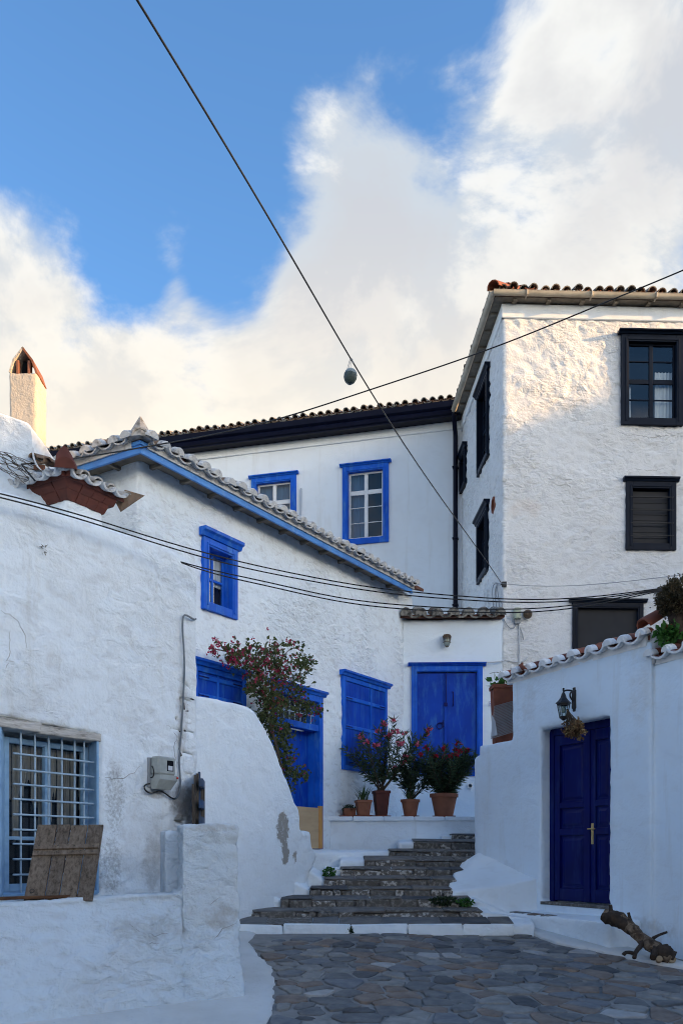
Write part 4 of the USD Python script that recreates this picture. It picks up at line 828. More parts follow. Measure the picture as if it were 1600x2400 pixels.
for l0, l1 in ((a0, um - .003), (um + .003, a1)):
    zs = [z0 + .02, z0 + .17, z0 + .17 + .36 * (z1 - z0 - .35), z0 + .25 + .36 * (z1 - z0 - .35), z0 + .25 + .50 * (z1 - z0 - .35), z0 + .32 + .50 * (z1 - z0 - .35), z1 - .22, z1 - .093]
    st = .095; f = [cb(l0, l0 + st, z0 + .02, z1 - .093, D_ - .02, D_ + .022), cb(l1 - st, l1, z0 + .02, z1 - .093, D_ - .02, D_ + .022)]
    for k in range(0, 8, 2): f.append(cb(l0 + st, l1 - st, zs[k], zs[k + 1], D_ - .02, D_ + .021))
    leaf = right.add('door_leaf', R.put(cat(f)), 'blue_deep', parent=dr)
    for k in range(1, 7, 2):
        p0, p1, q0, q1 = l0 + st, l1 - st, zs[k], zs[k + 1]
        right.add('door_panel', R.put(cat([cb(p0, p1, q0, q1, D_ - .02, D_ - .002), hull([(p0 + .03, q0 + .03, D_ - .002), (p1 - .03, q0 + .03, D_ - .002), (p0 + .03, q1 - .03, D_ - .002), (p1 - .03, q1 - .03, D_ - .002), (p0 + .06, q0 + .06, D_ + .012), (p1 - .06, q0 + .06, D_ + .012), (p0 + .06, q1 - .06, D_ + .012), (p1 - .06, q1 - .06, D_ + .012)])])), 'blue_deep', parent=dr)
right.add('cover_strip', R.put(cb(um - .025, um + .02, z0 + .025, z1 - .095, D_ + .0225, D_ + .036, .004)), 'blue_deep', parent=dr)
hu, hz = um + .055, R.z(1388, 1955, D_)
right.add('door_handle', R.put(cat([cb(hu - .02, hu + .02, hz - .12, hz + .12, D_ + .0225, D_ + .030, .003), tube([(hu, hz + .055, D_ + .025), (hu, hz + .055, D_ + .07), (hu - .02, hz + .055, D_ + .078), (hu + .10, hz + .055, D_ + .078)], [.009, .009, .009, .008], 8), xf(trimesh.creation.cylinder(.008, .006, sections=10), frame((hu, hz - .055, D_ + .031), (1, 0, 0), (0, 1, 0), (0, 0, 1)))])), 'brass', parent=dr, smooth=40)
right.add('sill', R.put(cb(u0 - .0, u1, z0 - .03, z0 + .006, -.20, .012, .004)), 'step_stone', parent=dr)
# doorstep
un0, un1 = R.u(1240), R.u(1424, .45) ; zl = R.z(1424, 2164, .42)
man = tm_m(R.put(hull([(un0 - .95, -1.5, -.05), (un0 - .95, -1.5, .10), (un0 - .25, -1.5, .40), (un1, -1.5, .46), (un1, -1.5, -.05), (un0 - .95, zl + .03, -.05), (un0 - .95, zl + .03, .06), (un0 - .25, zl + .01, .32), (un0 + .1, zl, .38), (un1, zl, .42), (un1, zl + .02, -.05)])))
step = right.add('doorstep', lumpy(man, .045, .012, .006, s=.16, seed=44, taubin=7), 'white_step', smooth=True)
for k, (a, b, o0, o1) in enumerate(((un0 + .02, un0 + .36, .22, .36), (un0 + .38, un0 + .62, .24, .37), (un0 + .64, un0 + .86, .24, .38))):
    right.add('slate_slab', R.put(hull([(a, zl - .02, o0), (b, zl - .02, o0 + .02), (a + .05, zl - .02, o1), (b - .02, zl - .02, o1), (a + .01, zl + .016, o0), (b - .01, zl + .016, o0 + .02), (a + .05, zl + .013, o1 - .01), (b - .03, zl + .013, o1 - .01)])), ('stone_slate', 'stone_brown', 'stone_grey')[k], parent=step)
# roof with scalloped white edge
roof = right.add('roof', cat([slab(R, ua - .02, ub_ - .02, rz + .06, -.02, 1.5, .36, s1=.6), slab(R, ub_, ue, 2.05, -.06, 1.5, .36)]), 'roof_under')
eave(right, R, R.u(1188), ub_ - .05, rz + .0, .045, .262, slope=.25, hips=(None, 1), fill=.004, pans=('terracotta', 'terracotta_dark'), covers=('terracotta', 'terracotta_dark', 'terracotta'), mortar='mortar_clean', length=.48, rows=3, roof=roof, seed=51, pan_b=.31, cov_b=.25, cov_a=.28, edge=.020)
eave(right, R, ub_ + .02, ue, R.z(1540, 1541, .03) - .0, .0, .262, slope=.25, fill=-.045, pans=('terracotta',), covers=('terracotta', 'terracotta_dark'), mortar='mortar_clean', length=.48, rows=3, roof=roof, seed=52, pan_b=.31, cov_b=.25, cov_a=.28, edge=.020)
c = R.pt(ub_ - .06, rz + .11, .0); hd = unit([-R.n[0] + .15 * R.d[0], -R.n[1] + .15 * R.d[1], .62]); x = unit(np.cross(hd, [0, 0, 1]))
for k in range(3): right.add('ridge_tile', xf(arc(.115, .11, .016, 0, .40, 1, .03 + .016 * k, taper=.82), frame(c + hd * .33 * k, x, hd, np.cross(x, hd))), ('terracotta', 'terracotta_dark')[k % 2], parent=roof, smooth=40)
right.add('mortar_fillet', lumpy(tm_m(R.put(hull([(ub_ - .04, 1.98, -.02), (ub_ + .03, 1.98, -.02), (ub_ - .04, rz + .10, -.02), (ub_ + .02, rz + .10, -.02), (ub_ - .04, rz + .22, -.35), (ub_ + .12, rz + .10, -.35), (ub_ + .12, 2.15, -.30)]))), .04, .01, .008, s=.1, seed=6, taubin=4), 'mortar_white', parent=roof, smooth=True)
q = R.uz(1213, 1582)
right.add('loose_tile', xf(arc(.10, .09, .014, 0, .36, 1, 0, taper=.8), R.M @ frame((q[0] + .04, q[1] + .10, -.10), unit((.5, -.25, -.8)), unit((.85, -.1, .55)), unit(np.cross(unit((.5, -.25, -.8)), unit((.85, -.1, .55)))))), 'terracotta', parent=roof, smooth=40)

# ------------------------------------------------------------------ low house on the left
lu1 = L.u(461); lz1 = L.z(461, 1322)
low = Thing('low_house', 'old whitewashed flat roofed house with a barred pale blue window and crumbling corner', 'house', base=(-2, 8, -1.2))
nq = (L.u(-6), L.u(231.5), L.z(20, 2104), L.z(231, 1724))
man = solid(L, -2.4, lu1, -1.6, lz1, 1.42)
man -= tm_m(L.put(hull([(nq[0], nq[2], .3), (nq[1], nq[2], .3), (nq[0], nq[3] + .05, .3), (nq[1], nq[3], .3), (nq[0], nq[2], 0), (nq[1], nq[2], 0), (nq[0], nq[3] + .05, 0), (nq[1], nq[3], 0), (nq[0] - .02, nq[2] + .0, -.32), (nq[1] + .05, nq[2] + .0, -.32), (nq[0] - .02, nq[3] + .02, -.32), (nq[1] + .05, nq[3] + .02, -.32)])))
# open joints and lost stones at the corner
for px, py, w, h, dp, ang in ((433, 1638, .16, .02, .07, -.1), (423, 1652, .025, .16, .06, .1), (442, 1662, .10, .018, .05, -.2), (415, 1712, .14, .025, .09, -.1), (426, 1722, .035, .09, .08, 0), (446, 1716, .10, .014, .05, -.1), (420, 1740, .02, .14, .05, .05), (440, 1766, .14, .014, .04, -.12), (413, 1685, .05, .05, .06, .4), (420, 1925, .16, .06, .14, -.1), (437, 1605, .09, .014, .04, -.3)):
    u, z = L.uz(px, py); man -= tm_m(xf(mbox(-w / 2, w / 2, -h / 2, h / 2, -dp, .2), L.M @ frame((u, z, 0), (math.cos(ang), math.sin(ang), 0), (-math.sin(ang), math.cos(ang), 0), (0, 0, 1))))
def slope_top(v):
    return np.ones(len(v))
lw = lumpy(man, .045, .030, .013, s=.30, seed=61, taubin=5)
v = lw.vertices.copy(); un = (v[:, :2] - L.p) @ L.d; top = np.clip((v[:, 2] - 1.9) / (lz1 - 1.9), 0, 1)
v[:, 2] += top * np.interp(un, [-.6, -.2, .4, 1.2, 1.7, 1.83, 1.95], [-.06, -.03, -.02, .03, .03, .0, -.10]); lw = trimesh.Trimesh(v, lw.faces, process=False)
low.add('wall', lw, 'white_old', smooth=True)
for k, (pts, w) in enumerate((([(233, 1822), (262, 1825), (290, 1824), (312, 1812), (326, 1796)], .006), ([(2, 1432), (20, 1440), (42, 1458), (58, 1490), (60, 1520)], .005), ([(22, 1478), (18, 1502), (20, 1528), (12, 1548), (30, 1552)], .006), ([(13, 1548), (10, 1570)], .005),
       ([(388, 1700), (404, 1712), (412, 1730), (408, 1760), (414, 1800)], .006))):
    crack(low, lw, L, pts, w * .38, k)
for k, (pts, w) in enumerate((([(424, 1640), (436, 1636), (458, 1642)], .008), ([(427, 1642), (430, 1660), (426, 1676)], .010), ([(432, 1668), (446, 1666), (460, 1672)], .006), ([(405, 1706), (416, 1716), (430, 1714), (452, 1722)], .011), ([(424, 1716), (428, 1730), (422, 1742)], .010), ([(419, 1745), (424, 1762), (417, 1790)], .007), ([(420, 1766), (440, 1768), (460, 1776)], .006), ([(412, 1690), (418, 1682)], .009), ([(440, 1652), (442, 1664)], .006))):
    crack(low, lw, L, pts, w, k + 50, 'joint_dark', 'open_joint')
fz = -.155; F0, F1, FZ0, FZ1 = L.u(10, fz), L.u(207, fz), L.z(30, 2090, fz), L.z(207, 1752, fz)
wd = low.add('barred_window', L.put(cat([hull([(nq[1] - .004, nq[2], .006), (nq[1] - .004, nq[3] - .005, .006), (nq[1] - .03, nq[3] - .005, .006), (nq[1] - .03, nq[2], .006), (F1, FZ0, fz), (F1, FZ1, fz), (F1 + .03, FZ1, fz), (F1 + .03, FZ0, fz)]),
      hull([(nq[0] + .004, nq[2], .006), (nq[0] + .004, nq[3] + .02, .006), (nq[0] + .03, nq[3] + .02, .006), (nq[0] + .03, nq[2], .006), (F0, FZ0, fz), (F0, FZ1, fz), (F0 - .03, FZ1, fz), (F0 - .03, FZ0, fz)]),
      hull([(nq[0] + .03, nq[2] - .01, .02), (nq[1] - .03, nq[2] - .01, .02), (nq[0] + .03, nq[2] + .02, .02), (nq[1] - .03, nq[2] + .02, .02), (F0, FZ0, fz), (F1, FZ0, fz), (F0, FZ0 - .03, fz), (F1, FZ0 - .03, fz)])])), 'blue_pale')
low.add('sash', L.put(cat([cb(F0, F0 + .05, FZ0, FZ1, fz - .05, fz), cb(F1 - .055, F1, FZ0, FZ1, fz - .05, fz), cb(F0 + .05, F1 - .055, FZ1 - .045, FZ1, fz - .05, fz - .002), cb(F0 + .05, F1 - .055, FZ0, FZ0 + .06, fz - .05, fz - .002), cb((F0 + F1) / 2 - .03, (F0 + F1) / 2 + .03, FZ0 + .06, FZ1 - .045, fz - .05, fz - .004),
      cb(F0 + .05, (F0 + F1) / 2 - .03, FZ0 + .42, FZ0 + .45, fz - .048, fz - .006), cb((F0 + F1) / 2 + .03, F1 - .055, FZ0 + .42, FZ0 + .45, fz - .048, fz - .006)])), 'blue_pale', parent=wd)
for a, b in ((F0 + .05, (F0 + F1) / 2 - .03), ((F0 + F1) / 2 + .03, F1 - .055)):
    for c0, c1 in ((FZ0 + .06, FZ0 + .42), (FZ0 + .45, FZ1 - .045)): low.add('pane', L.put(quad(a, b, c0, c1, fz - .028)), 'window_glass', parent=wd)
low.add('room_shade_lining', L.put(cb(F0 - .02, F1 + .02, FZ0 - .02, FZ1 + .02, -.305, -.295, .001)), 'dark_room', parent=wd)
rgw = np.random.default_rng(4)
for k in range(11):
    x = F0 + .06 + (F1 - F0 - .12) * (k + .5) / 11 + rgw.normal(0, .008); dz = rgw.uniform(.18, .62) if k % 4 != 1 else rgw.uniform(.65, .85)
    low.add('torn_curtain', L.put(wavy(x - .034, x + .030, FZ1 - .05 - dz * (FZ1 - FZ0), FZ1 - .05, fz - .075 - .012 * (k % 2), amp=.007, waves=1.5, n=9, ragged=.10, seed=k)), 'rag', parent=wd, smooth=True)
for px in (49, 82, 114, 145, 175, 197): 
    x = L.u(px, -.06); low.add('grille_bar', L.put(tube([(x, nq[2] + .02, -.06), (x, nq[3] - .03, -.06)], .0085, 8)), 'grille_paint', parent=wd, smooth=True)
for py in (1768, 1805, 1839, 1874, 1910, 1945.5, 1979, 2014.5, 2051):
    z = L.z(48, py, -.045); low.add('grille_bar', L.put(tube([(F0 - .0, z, -.045), (F1 + .0, z, -.045)], .0085, 8)), 'grille_paint', parent=wd, smooth=True)
for a, b, z, t in ((nq[0] - .1, nq[0] + .42, nq[3] + .01, .055), (nq[0] + .40, nq[1] + .02, nq[3] - .006, .05)):
    low.add('lintel', lumpy(tm_m(L.put(cb(a, b, z - t, z + .02, -.22, .012, .006))), .03, .004, .008, s=.09, seed=int(a * 10) + 40, taubin=1), 'lintel_wood', parent=wd, smooth=40)
for px, py, w, h in ((440, 1668, .15, .11), (438, 1690, .13, .07), (446, 1740, .13, .16), (441, 1795, .17, .17), (437, 1625, .13, .10)):
    u, z = L.uz(px, py); low.add('corner_stone', lumpy(tm_m(L.put(cb(u - w / 2, min(u + w / 2, lu1 + .004), z - h / 2, z + h / 2, -.2, .012, .015))), .03, .005, .006, s=.08, seed=int(py), taubin=3), 'white_old', smooth=True)
# old gate hung at its corner, seen nearly edge on
gate = Thing('old_gate', 'weathered narrow board gate with dusty blue edge beside the crumbling house corner', 'gate', base=L.pt(lu1, -.3, .1))
gd = unit(np.array([(463 - CX) / FL, 1.0]) * -1 + np.array([-.06, 0])); GT = Wall(L.pt(lu1 + .02, 0, .02)[:2], gd)
for k, (a, b, zt_, m) in enumerate(((.02, .11, 1812, 'blue_dusty'), (.115, .22, 1818, 'rotten_wood'), (.225, .33, 1824, 'rotten_wood'), (.335, .43, 1846, 'rotten_wood'))):
    gate.add('board', GT.put(cb(a, b, -.55, L.z(465, zt_), -.012 + .012 * k, .012 + .012 * k, .003)), m)
for py in (1842, 1890, 1928): gate.add('rail', GT.put(cb(.03, .40, L.z(465, py) - .04, L.z(465, py) + .04, -.055, -.014, .004)), 'blue_dusty')
gate.add('post', GT.put(cb(-.06, .0, -.6, L.z(465, 1838), -.05, .05, .006)), 'rotten_wood')

# ------------------------------------------------------------------ walls and chimney up on the left
rear = Thing('upper_terrace_house', 'pale rounded wall of a house above, catching the sun beside the chimney', 'house', base=(-3.6, 9.3, 2))
A = Wall((-3.4, 9.1), (1, .02))
Pa = [(-200, 1400), (-200, 955), (-30, 958), (10, 968), (45, 981), (66, 990), (74, 1004), (77, 1040), (79, 1075), (105, 1085), (112, 1400)]
man = tm_m(prism(sg.Polygon([A.uz(*p) for p in Pa]).buffer(0), .9, A.M @ frame((0, 0, -.9), (1, 0, 0), (0, 1, 0), (0, 0, 1))))
rear.add('wall', lumpy(man, .05, .02, .010, s=.2, seed=71, taubin=6), 'white_old', smooth=True)
C = Wall((-3.4, 9.95), (1, .03)); cu0, cu1 = C.u(22.5), C.u(86); cz = C.z(22, 873)
ch = rear.add('chimney', lumpy(tm_m(C.put(mbox(cu0, cu1, 2.6, cz, -.36, 0))), .04, .004, .005, s=.08, seed=73, taubin=3), 'chimney_render', smooth=True)
ap = (cu0 + .49 * (cu1 - cu0), C.z(54, 822)); cw_ = cu1 - cu0
def cap(x0, x1, y0, y1, ap, th=.022):
    a, b = np.array([x0, y0]), np.array(ap); d = b - a; nn = np.array([-d[1], d[0]]); nn = nn / np.linalg.norm(nn) * th * (1 if x0 < ap[0] else -1)
    mid = (a + b) / 2 + nn * 1.2
    return C.put(cat([hull([(*p, o) for o in (.01, -.35) for p in (a, mid, a + nn, mid + nn)]), hull([(*p, o) for o in (.012, -.352) for p in (mid, b + d * .12, mid + nn, b + d * .12 + nn)])]))
rear.add('cowl_tile', cap(cu0 + .012, 0, cz - .005, 0, ap), 'chimney_render', parent=ch)
rear.add('cowl_tile', cap(cu1 - .012, 0, cz - .005, 0, ap), 'terracotta_light', parent=ch)
rear.add('flue_opening', C.put(hull([(cu0 + .09, cz - .01, -.10), (cu1 - .09, cz - .01, -.10), (ap[0] - .025, ap[1] - .06, -.10), (ap[0] + .025, ap[1] - .06, -.10), (cu0 + .09, cz - .01, -.3), (cu1 - .09, cz - .01, -.3), (ap[0], ap[1] - .08, -.3)])), 'dark_room', parent=ch)
rear.add('cowl_leg', C.put(cat([cb(cu0 + .07, cu0 + .10, cz - .01, cz + .14, -.08, .0), cb(cu1 - .10, cu1 - .07, cz - .01, cz + .14, -.08, .0)])), 'terracotta_light', parent=ch)
rear.add('white_pipe', tube(smoothpath([A.on(77, 1050, .06), A.on(80, 1075, .07), A.on(90, 1096, .07), A.on(108, 1112, .05)], 14), .010, 6), 'cable_white')
rt = rear.add('roof', slab(A, A.u(80), A.u(104), A.z(90, 1092), .02, .6, .16), 'roof_under')
eave(rear, A, A.u(80), A.u(112), A.z(90, 1088), .04, .11, pans=('tile_brown',), covers=('tile_brown', 'tile_mossy'), length=.4, roof=rt, seed=77)

# small tiled corner roof on the flat roof
H1 = Wall(at(158, 1155, 9.0)[:2], (.534, .845)); H2 = Wall(at(158, 1155, 9.0)[:2], (.845, -.534))
kiosk = Thing('rooftop_porch', 'little white rooftop block under a hipped corner of red tiles', 'porch', base=at(158, 1200, 9.0))
hz = H1.z(190, 1180)
man = footprint([H1.pt(0, 0)[:2], H1.pt(.46, 0)[:2], H1.pt(.46, 0, -1.0)[:2], H1.pt(0, 0, -1.0)[:2]], 2.5, hz)
kiosk.add('wall', lumpy(man, .05, .008, .005, s=.15, seed=81, taubin=4), 'white_rough', smooth=True)
ko = .145; zt_ = hz + .155
roof = kiosk.add('roof', cat([slab(H1, -.2, .66, zt_ + .02, ko, .6, .22, s0=.6), slab(H2, -1.1, .2, zt_ + .02, ko, .6, .22, s1=.6)]), 'terracotta_dark')
# corbelled underside of red tiles, in three stepped courses
def splay(W_, a, b, za, zb_, oa, ob): return W_.put(hull([(x, z, o) for x in (a, b) for z, o in ((za, -.05), (zb_, -.05), (za, oa), (zb_, ob), ((za + zb_) / 2, (oa + ob) / 2 + .012))]))
for k in range(2):
    o0, o1, za, zb_ = .012 + .065 * k, .072 + .065 * k, hz - .02 + .082 * k, hz + .060 + .082 * k
    m_ = lambda o: np.r_[H1.p + o * (H1.n + H2.n), 0]
    kiosk.add('corbel_tile', hull([m_(o0) + [0, 0, za], m_(o1) + [0, 0, zb_], H1.pt(.08, za, o0), H1.pt(.08, zb_, o1), H2.pt(-.08, za, o0), H2.pt(-.08, zb_, o1), H1.pt(.08, za, -.05), H1.pt(.08, zb_, -.05), H2.pt(-.08, za, -.05), H2.pt(-.08, zb_, -.05)]), 'terracotta_dark', parent=roof)
    for j in range(3):
        kiosk.add('corbel_tile', splay(H1, .084 + j * (.376 + o0) / 3 + .002, .084 + (j + 1) * (.376 + o0) / 3 - .002, za, zb_, o0, o1), 'terracotta_dark', parent=roof)
        kiosk.add('corbel_tile', splay(H2, -.584 + j * .166 + .002, -.584 + (j + 1) * .166 - .002, za, zb_, o0 - .002, o1 - .002), 'terracotta_dark', parent=roof)
eave(kiosk, H1, -.14, .62, zt_ - .01, ko + .035, .19, pans=('terracotta_dark',), covers=('tile_grey', 'tile_mossy'), mortar='mortar_white', plugs=False, length=.4, roof=roof, seed=83, hips=(1, None))
eave(kiosk, H2, -1.0, .12, zt_ - .01, ko + .035, .19, pans=('terracotta_dark',), covers=('tile_mossy', 'tile_grey'), mortar='mortar_white', length=.4, roof=roof, seed=84, hips=(None, 1))
c = H1.pt(-.18, zt_ + .0, .18); hd = unit([H1.d[0] - H1.n[0], H1.d[1] - H1.n[1], .5]); x = unit(np.cross(hd, [0, 0, 1]))
kiosk.add('hip_tile', hull(np.vstack([xf(arc(.10, .10, .014, -.04, .30, 1, .03), frame(c, x, hd, np.cross(x, hd))).vertices, (c + np.array([[-.0, -.04, .235], [.035, -.03, .20], [-.035, -.05, .20], [.07, -.02, .14], [-.07, -.06, .14]]))])), 'terracotta_dark', parent=roof)
kiosk.add('corner_horn', hull([H1.pt(.60, zt_ - .02, ko - .1), H1.pt(.60, zt_ + .09, ko + .03), H1.pt(.66, zt_ - .05, ko + .03), H1.pt(.86, zt_ + .11, ko + .06), H1.pt(.62, zt_ - .12, ko - .05)]), 'tile_brown', parent=roof)

# ------------------------------------------------------------------ pier and low wall in front
ku0, ku1 = K.u(422), K.u(557); kz = K.z(500, 1934); lz_ = K.z(210, 2108)
front = Thing('low_wall', 'rough whitewashed low wall ending in a square pier at the street corner', 'wall', base=K.pt(ku0, -1.1))
pier = tm_m(K.put(mbox(ku0 + .03, ku1, -1.7, kz, -.42, .010)))
wallm = tm_m(K.put(mbox(-2.2, ku0 + .1, -1.7, lz_, -.36, -.012)))
fil = tm_m(K.put(hull([(ku0 - .08, lz_ - .05, -.012), (ku0 + .1, lz_ - .05, -.012), (ku0 + .1, lz_ + .16, -.012), (ku0 - .08, lz_ - .05, -.30), (ku0 + .1, lz_ - .05, -.30), (ku0 + .1, lz_ + .16, -.30)])))
foot = tm_m(K.put(hull([(-2.2, lz_ - .04, -.014), (ku0, lz_ - .04, -.014), (-2.2, -1.75, .82), (ku0, -1.75, .36), (-2.2, -1.75, -.2), (ku0, -1.75, -.2), (-2.2, lz_ - .04, -.2), (ku0, lz_ - .04, -.2)]))) + tm_m(K.put(hull([(ku0 - .05, -.60, -.002), (ku1 - .01, -.60, .02), (ku0 - .05, -1.75, .385), (ku1 + .05, -1.75, .26), (ku0 - .05, -1.75, -.35), (ku1 + .06, -1.75, -.4), (ku0 - .05, -.45, -.35), (ku1 - .01, -.45, -.38)])))
pl_ = lumpy(pier + wallm + fil + foot, .032, .034, .026, s=.17, seed=91, taubin=5)
v = pl_.vertices.copy(); uu = (v[:, :2] - K.p) @ K.d
v[:, 2] += np.where((uu < ku0 - .02) & (v[:, 2] > lz_ - .3), np.interp(uu, [-2, -1.28, -.2], [-.05, -.03, .02]), 0) * np.clip((v[:, 2] - lz_ + .3) / .3, 0, 1)
FW = trimesh.Trimesh(v, pl_.faces, process=False); front.add('wall', FW, 'white_pier', smooth=True)
for k, (pts, w) in enumerate((([(556, 2162), (530, 2172), (508, 2192), (500, 2200)], .006), ([(300, 2168), (330, 2182), (352, 2190), (392, 2190)], .006), ([(556, 2280), (530, 2286), (512, 2300)], .004), ([(488, 2120), (500, 2108), (520, 2104)], .004), ([(340, 2215), (352, 2206), (370, 2208)], .005))):
    crack(front, FW, K, pts, w * .35, k + 20)
stub = lumpy(tm_m(K.put(mbox(K.u(386, -.4), K.u(424, -.4), -1.5, K.z(400, 1948, -.4), -.75, -.36))), .04, .01, .008, s=.15, seed=93, taubin=4)
front.add('gate_jamb', stub, 'white_old', smooth=True)
# ------------------------------------------------------------------ plants
def leaves(P, D, ln, wd, rg, fold=.0):
    """one four-cornered leaf at each point P, growing along D"""
    n = len(P); D = D / (np.linalg.norm(D, axis=1, keepdims=True) + 1e-9); r = rg.normal(size=(n, 3)); s = np.cross(D, r); s /= np.linalg.norm(s, axis=1, keepdims=True) + 1e-9
    nn = np.cross(D, s); ln, wd = np.broadcast_to(ln, n)[:, None], np.broadcast_to(wd, n)[:, None]
    m = P + D * ln * .45
    V_ = np.stack([P, m + s * wd + nn * fold * wd, P + D * ln - nn * ln * .12, m - s * wd + nn * fold * wd], 1).reshape(-1, 3); k = np.arange(n)[:, None] * 4
    return trimesh.Trimesh(V_, np.vstack([k + [0, 1, 2], k + [0, 2, 3]]), process=False)
def blossoms(P, size, rg, petals=5):
    n = len(P); out = []
    nrm = rg.normal(size=(n, 3)) + [0, -.6, .35]; nrm /= np.linalg.norm(nrm, axis=1, keepdims=True); a = np.cross(nrm, rg.normal(size=(n, 3))); a /= np.linalg.norm(a, axis=1, keepdims=True); b = np.cross(nrm, a)
    for k in range(petals):
        t = 2 * math.pi * k / petals; d = a * math.cos(t) + b * math.sin(t) + nrm * .3; out.append(leaves(P, d, size * rg.uniform(.8, 1.2, n), size * .42, rg))
    return cat(out)
def pot(T, base, r0, r1, h, m='terracotta_light', saucer=True, square=False, rim=.03):
    sec = 4 if square else 22
    prof = [(0, 0), (r0, 0), (r1 * .985, h - rim * 1.4), (r1 + rim * .45, h - rim * 1.35), (r1 + rim * .5, h), (r1 - .012, h), (r1 - .02, h - .035), (0, h - .035)]
    b = lathe(prof, sec); 
    if square: b = xf(b, rot([0, 0, 1], math.pi / 4 + .2))
    p = T.add('pot', move(b, base), m, smooth=35 if not square else 20)
    s = lathe([(0, h - .03), (r1 - .021, h - .03)], sec)
    T.add('soil', move(xf(s, rot([0, 0, 1], math.pi / 4 + .2)) if square else s, base), 'soil')
    if saucer: T.add('saucer', move(lathe([(0, -.012), (r0 + .02, -.012), (r0 + .05, .022), (r0 + .04, .022), (r0 + .012, .0), (0, .0)], 22), base), 'terracotta')
def oleander(T, base, H, spread, stems, seed, lean=(0, 0), flower='petal_pink', nf=9, bare=.16, leafm='leaf_oleander', fl=.026, dens=1.0):
    rg = np.random.default_rng(seed); st, LP, LD, tips = [], [], [], []
    for k in range(stems):
        a = rg.uniform(0, 6.28); rr = spread * rg.uniform(.25, 1) ** .7; h = H * rg.uniform(.55, 1.0)
        tip = np.array([rr * math.cos(a) + lean[0], rr * math.sin(a) * .8 + lean[1], h * (1 - .22 * (rr / spread) ** 2)])
        mid = tip * [.62, .62, .60] + rg.normal(0, .03, 3)
        t = np.linspace(0, 1, 16)[:, None]; p = 2 * t * (1 - t) * mid + t * t * tip + base + np.r_[rg.normal(0, .03, 2), 0] * (1 - t)
        st.append(tube(p, np.linspace(.008, .003, 16), 5)); tips.append(p[-1])
        m = int(17 * dens)
        for f in np.linspace(bare, 1, m):
            i = min(14, int(f * 15)); q = p[i] + (p[i + 1] - p[i]) * (f * 15 - i); ax = unit(p[i + 1] - p[i])
            for w in range(4):
                d = np.cross(ax, rg.normal(size=3)); d = unit(d) * rg.uniform(.6, 1.0) + ax * rg.uniform(.3, .9) - [0, 0, .25 * (1 - f)]
                LP.append(q); LD.append(d)
    LP, LD = np.array(LP), np.array(LD)
    T.add('stems', cat(st), 'stem_brown'); T.add('foliage', leaves(LP, LD, rg.uniform(.08, .15, len(LP)), rg.uniform(.008, .013, len(LP)), rg, fold=.3), leafm)
    if nf:
        idx = np.argsort([-t[2] + .4 * t[1] for t in tips])[: nf]
        for j in idx:
            c = tips[j] + rg.normal(0, .012, (rg.integers(4, 9), 3)) * [1.6, 1.6, 1]
            T.add('blossom', blossoms(c, fl, rg), flower)
def grassy(T, base, n, ln, seed, spread=.9, m='leaf_blade', w=.007):
    rg = np.random.default_rng(seed); out = []
    for k in range(n):
        a = rg.uniform(0, 6.28); l = ln * rg.uniform(.55, 1.1); s = rg.uniform(.1, spread); t = np.linspace(0, 1, 6)
        p = np.c_[math.cos(a) * s * l * t ** 1.5, math.sin(a) * s * l * t ** 1.5, l * (t - .38 * s * t ** 2.4)] + base + np.r_[rg.normal(0, .03, 2), 0]
        sd = np.array([-math.sin(a), math.cos(a), 0]); ww = (w * (1 - t ** 2) + .0006)[:, None]
        V_ = np.vstack([p - sd * ww, p + sd * ww, p + [0, 0, -.001]]); i = np.arange(5)
        out.append(tm((V_, np.vstack([np.c_[i, i + 1, i + 7, i + 6]]))))
    T.add('leaf_blades', cat(out), m)
def bushy(P0, R0, n, rg, ln, wd):
    d = rg.normal(size=(n, 3)); d /= np.linalg.norm(d, axis=1, keepdims=True); r = rg.uniform(.2, 1, n) ** .5
    return leaves(P0 + d * r[:, None] * R0, d + rg.normal(0, .6, (n, 3)), rg.uniform(.6, 1.2, n) * ln, rg.uniform(.7, 1.2, n) * wd, rg)
grp = None
def ledge_at(px, Y): return np.array([(px - CX) / FL * Y, Y, ZL + .016])
def potted(name, label, px, Y, r0, r1, h, **k):
    T = Thing(name, label, 'potted plant', group='potted plants along the ledge', base=ledge_at(px, Y)); pot(T, T.base, r0, r1, h, **k); return T, T.base + [0, 0, h - .03]
t, b = potted('potted_oleander', 'tall pink oleander in a dark red square pot against the blue shutters', 893, 13.92, .105, .155, .40, m='terracotta_dark', square=True)
oleander(t, b, 1.18, .66, 26, 21, lean=(.12, 0), nf=16, fl=.042, bare=.22, dens=.85)
t, b = potted('potted_oleander', 'red flowered oleander in the widest terracotta pot in front of the double door', 1040, 13.98, .135, .20, .36, rim=.04)
oleander(t, b, .84, .56, 46, 22, lean=(-.04, 0), flower='petal_red', nf=11, fl=.036, bare=.06)
t, b = potted('potted_oleander', 'leggy dark oleander in a medium terracotta pot between two taller shrubs', 961, 13.95, .09, .135, .27, rim=.03)
oleander(t, b, .80, .50, 15, 23, lean=(.16, .10), flower='petal_pink', nf=6, leafm='leaf_dull', fl=.038, bare=.34)
grassy(t, b, 46, .27, 5, m='leaf_blade', w=.010)
t, b = potted('potted_aloe', 'spiky green aloe like plant in a square terracotta pot', 851, 13.80, .105, .15, .25, square=True, rim=.025)
grassy(t, b, 46, .30, 6, w=.010)
t, b = potted('trough_planter', 'small low terracotta trough with dark ground cover at the end of the row', 818, 13.9, .11, .125, .13, square=True, rim=.015)
t.add('ground_cover', bushy(b + [0, 0, .02], np.array([.10, .10, .06]), 400, np.random.default_rng(2), .03, .010), 'leaf_dull')

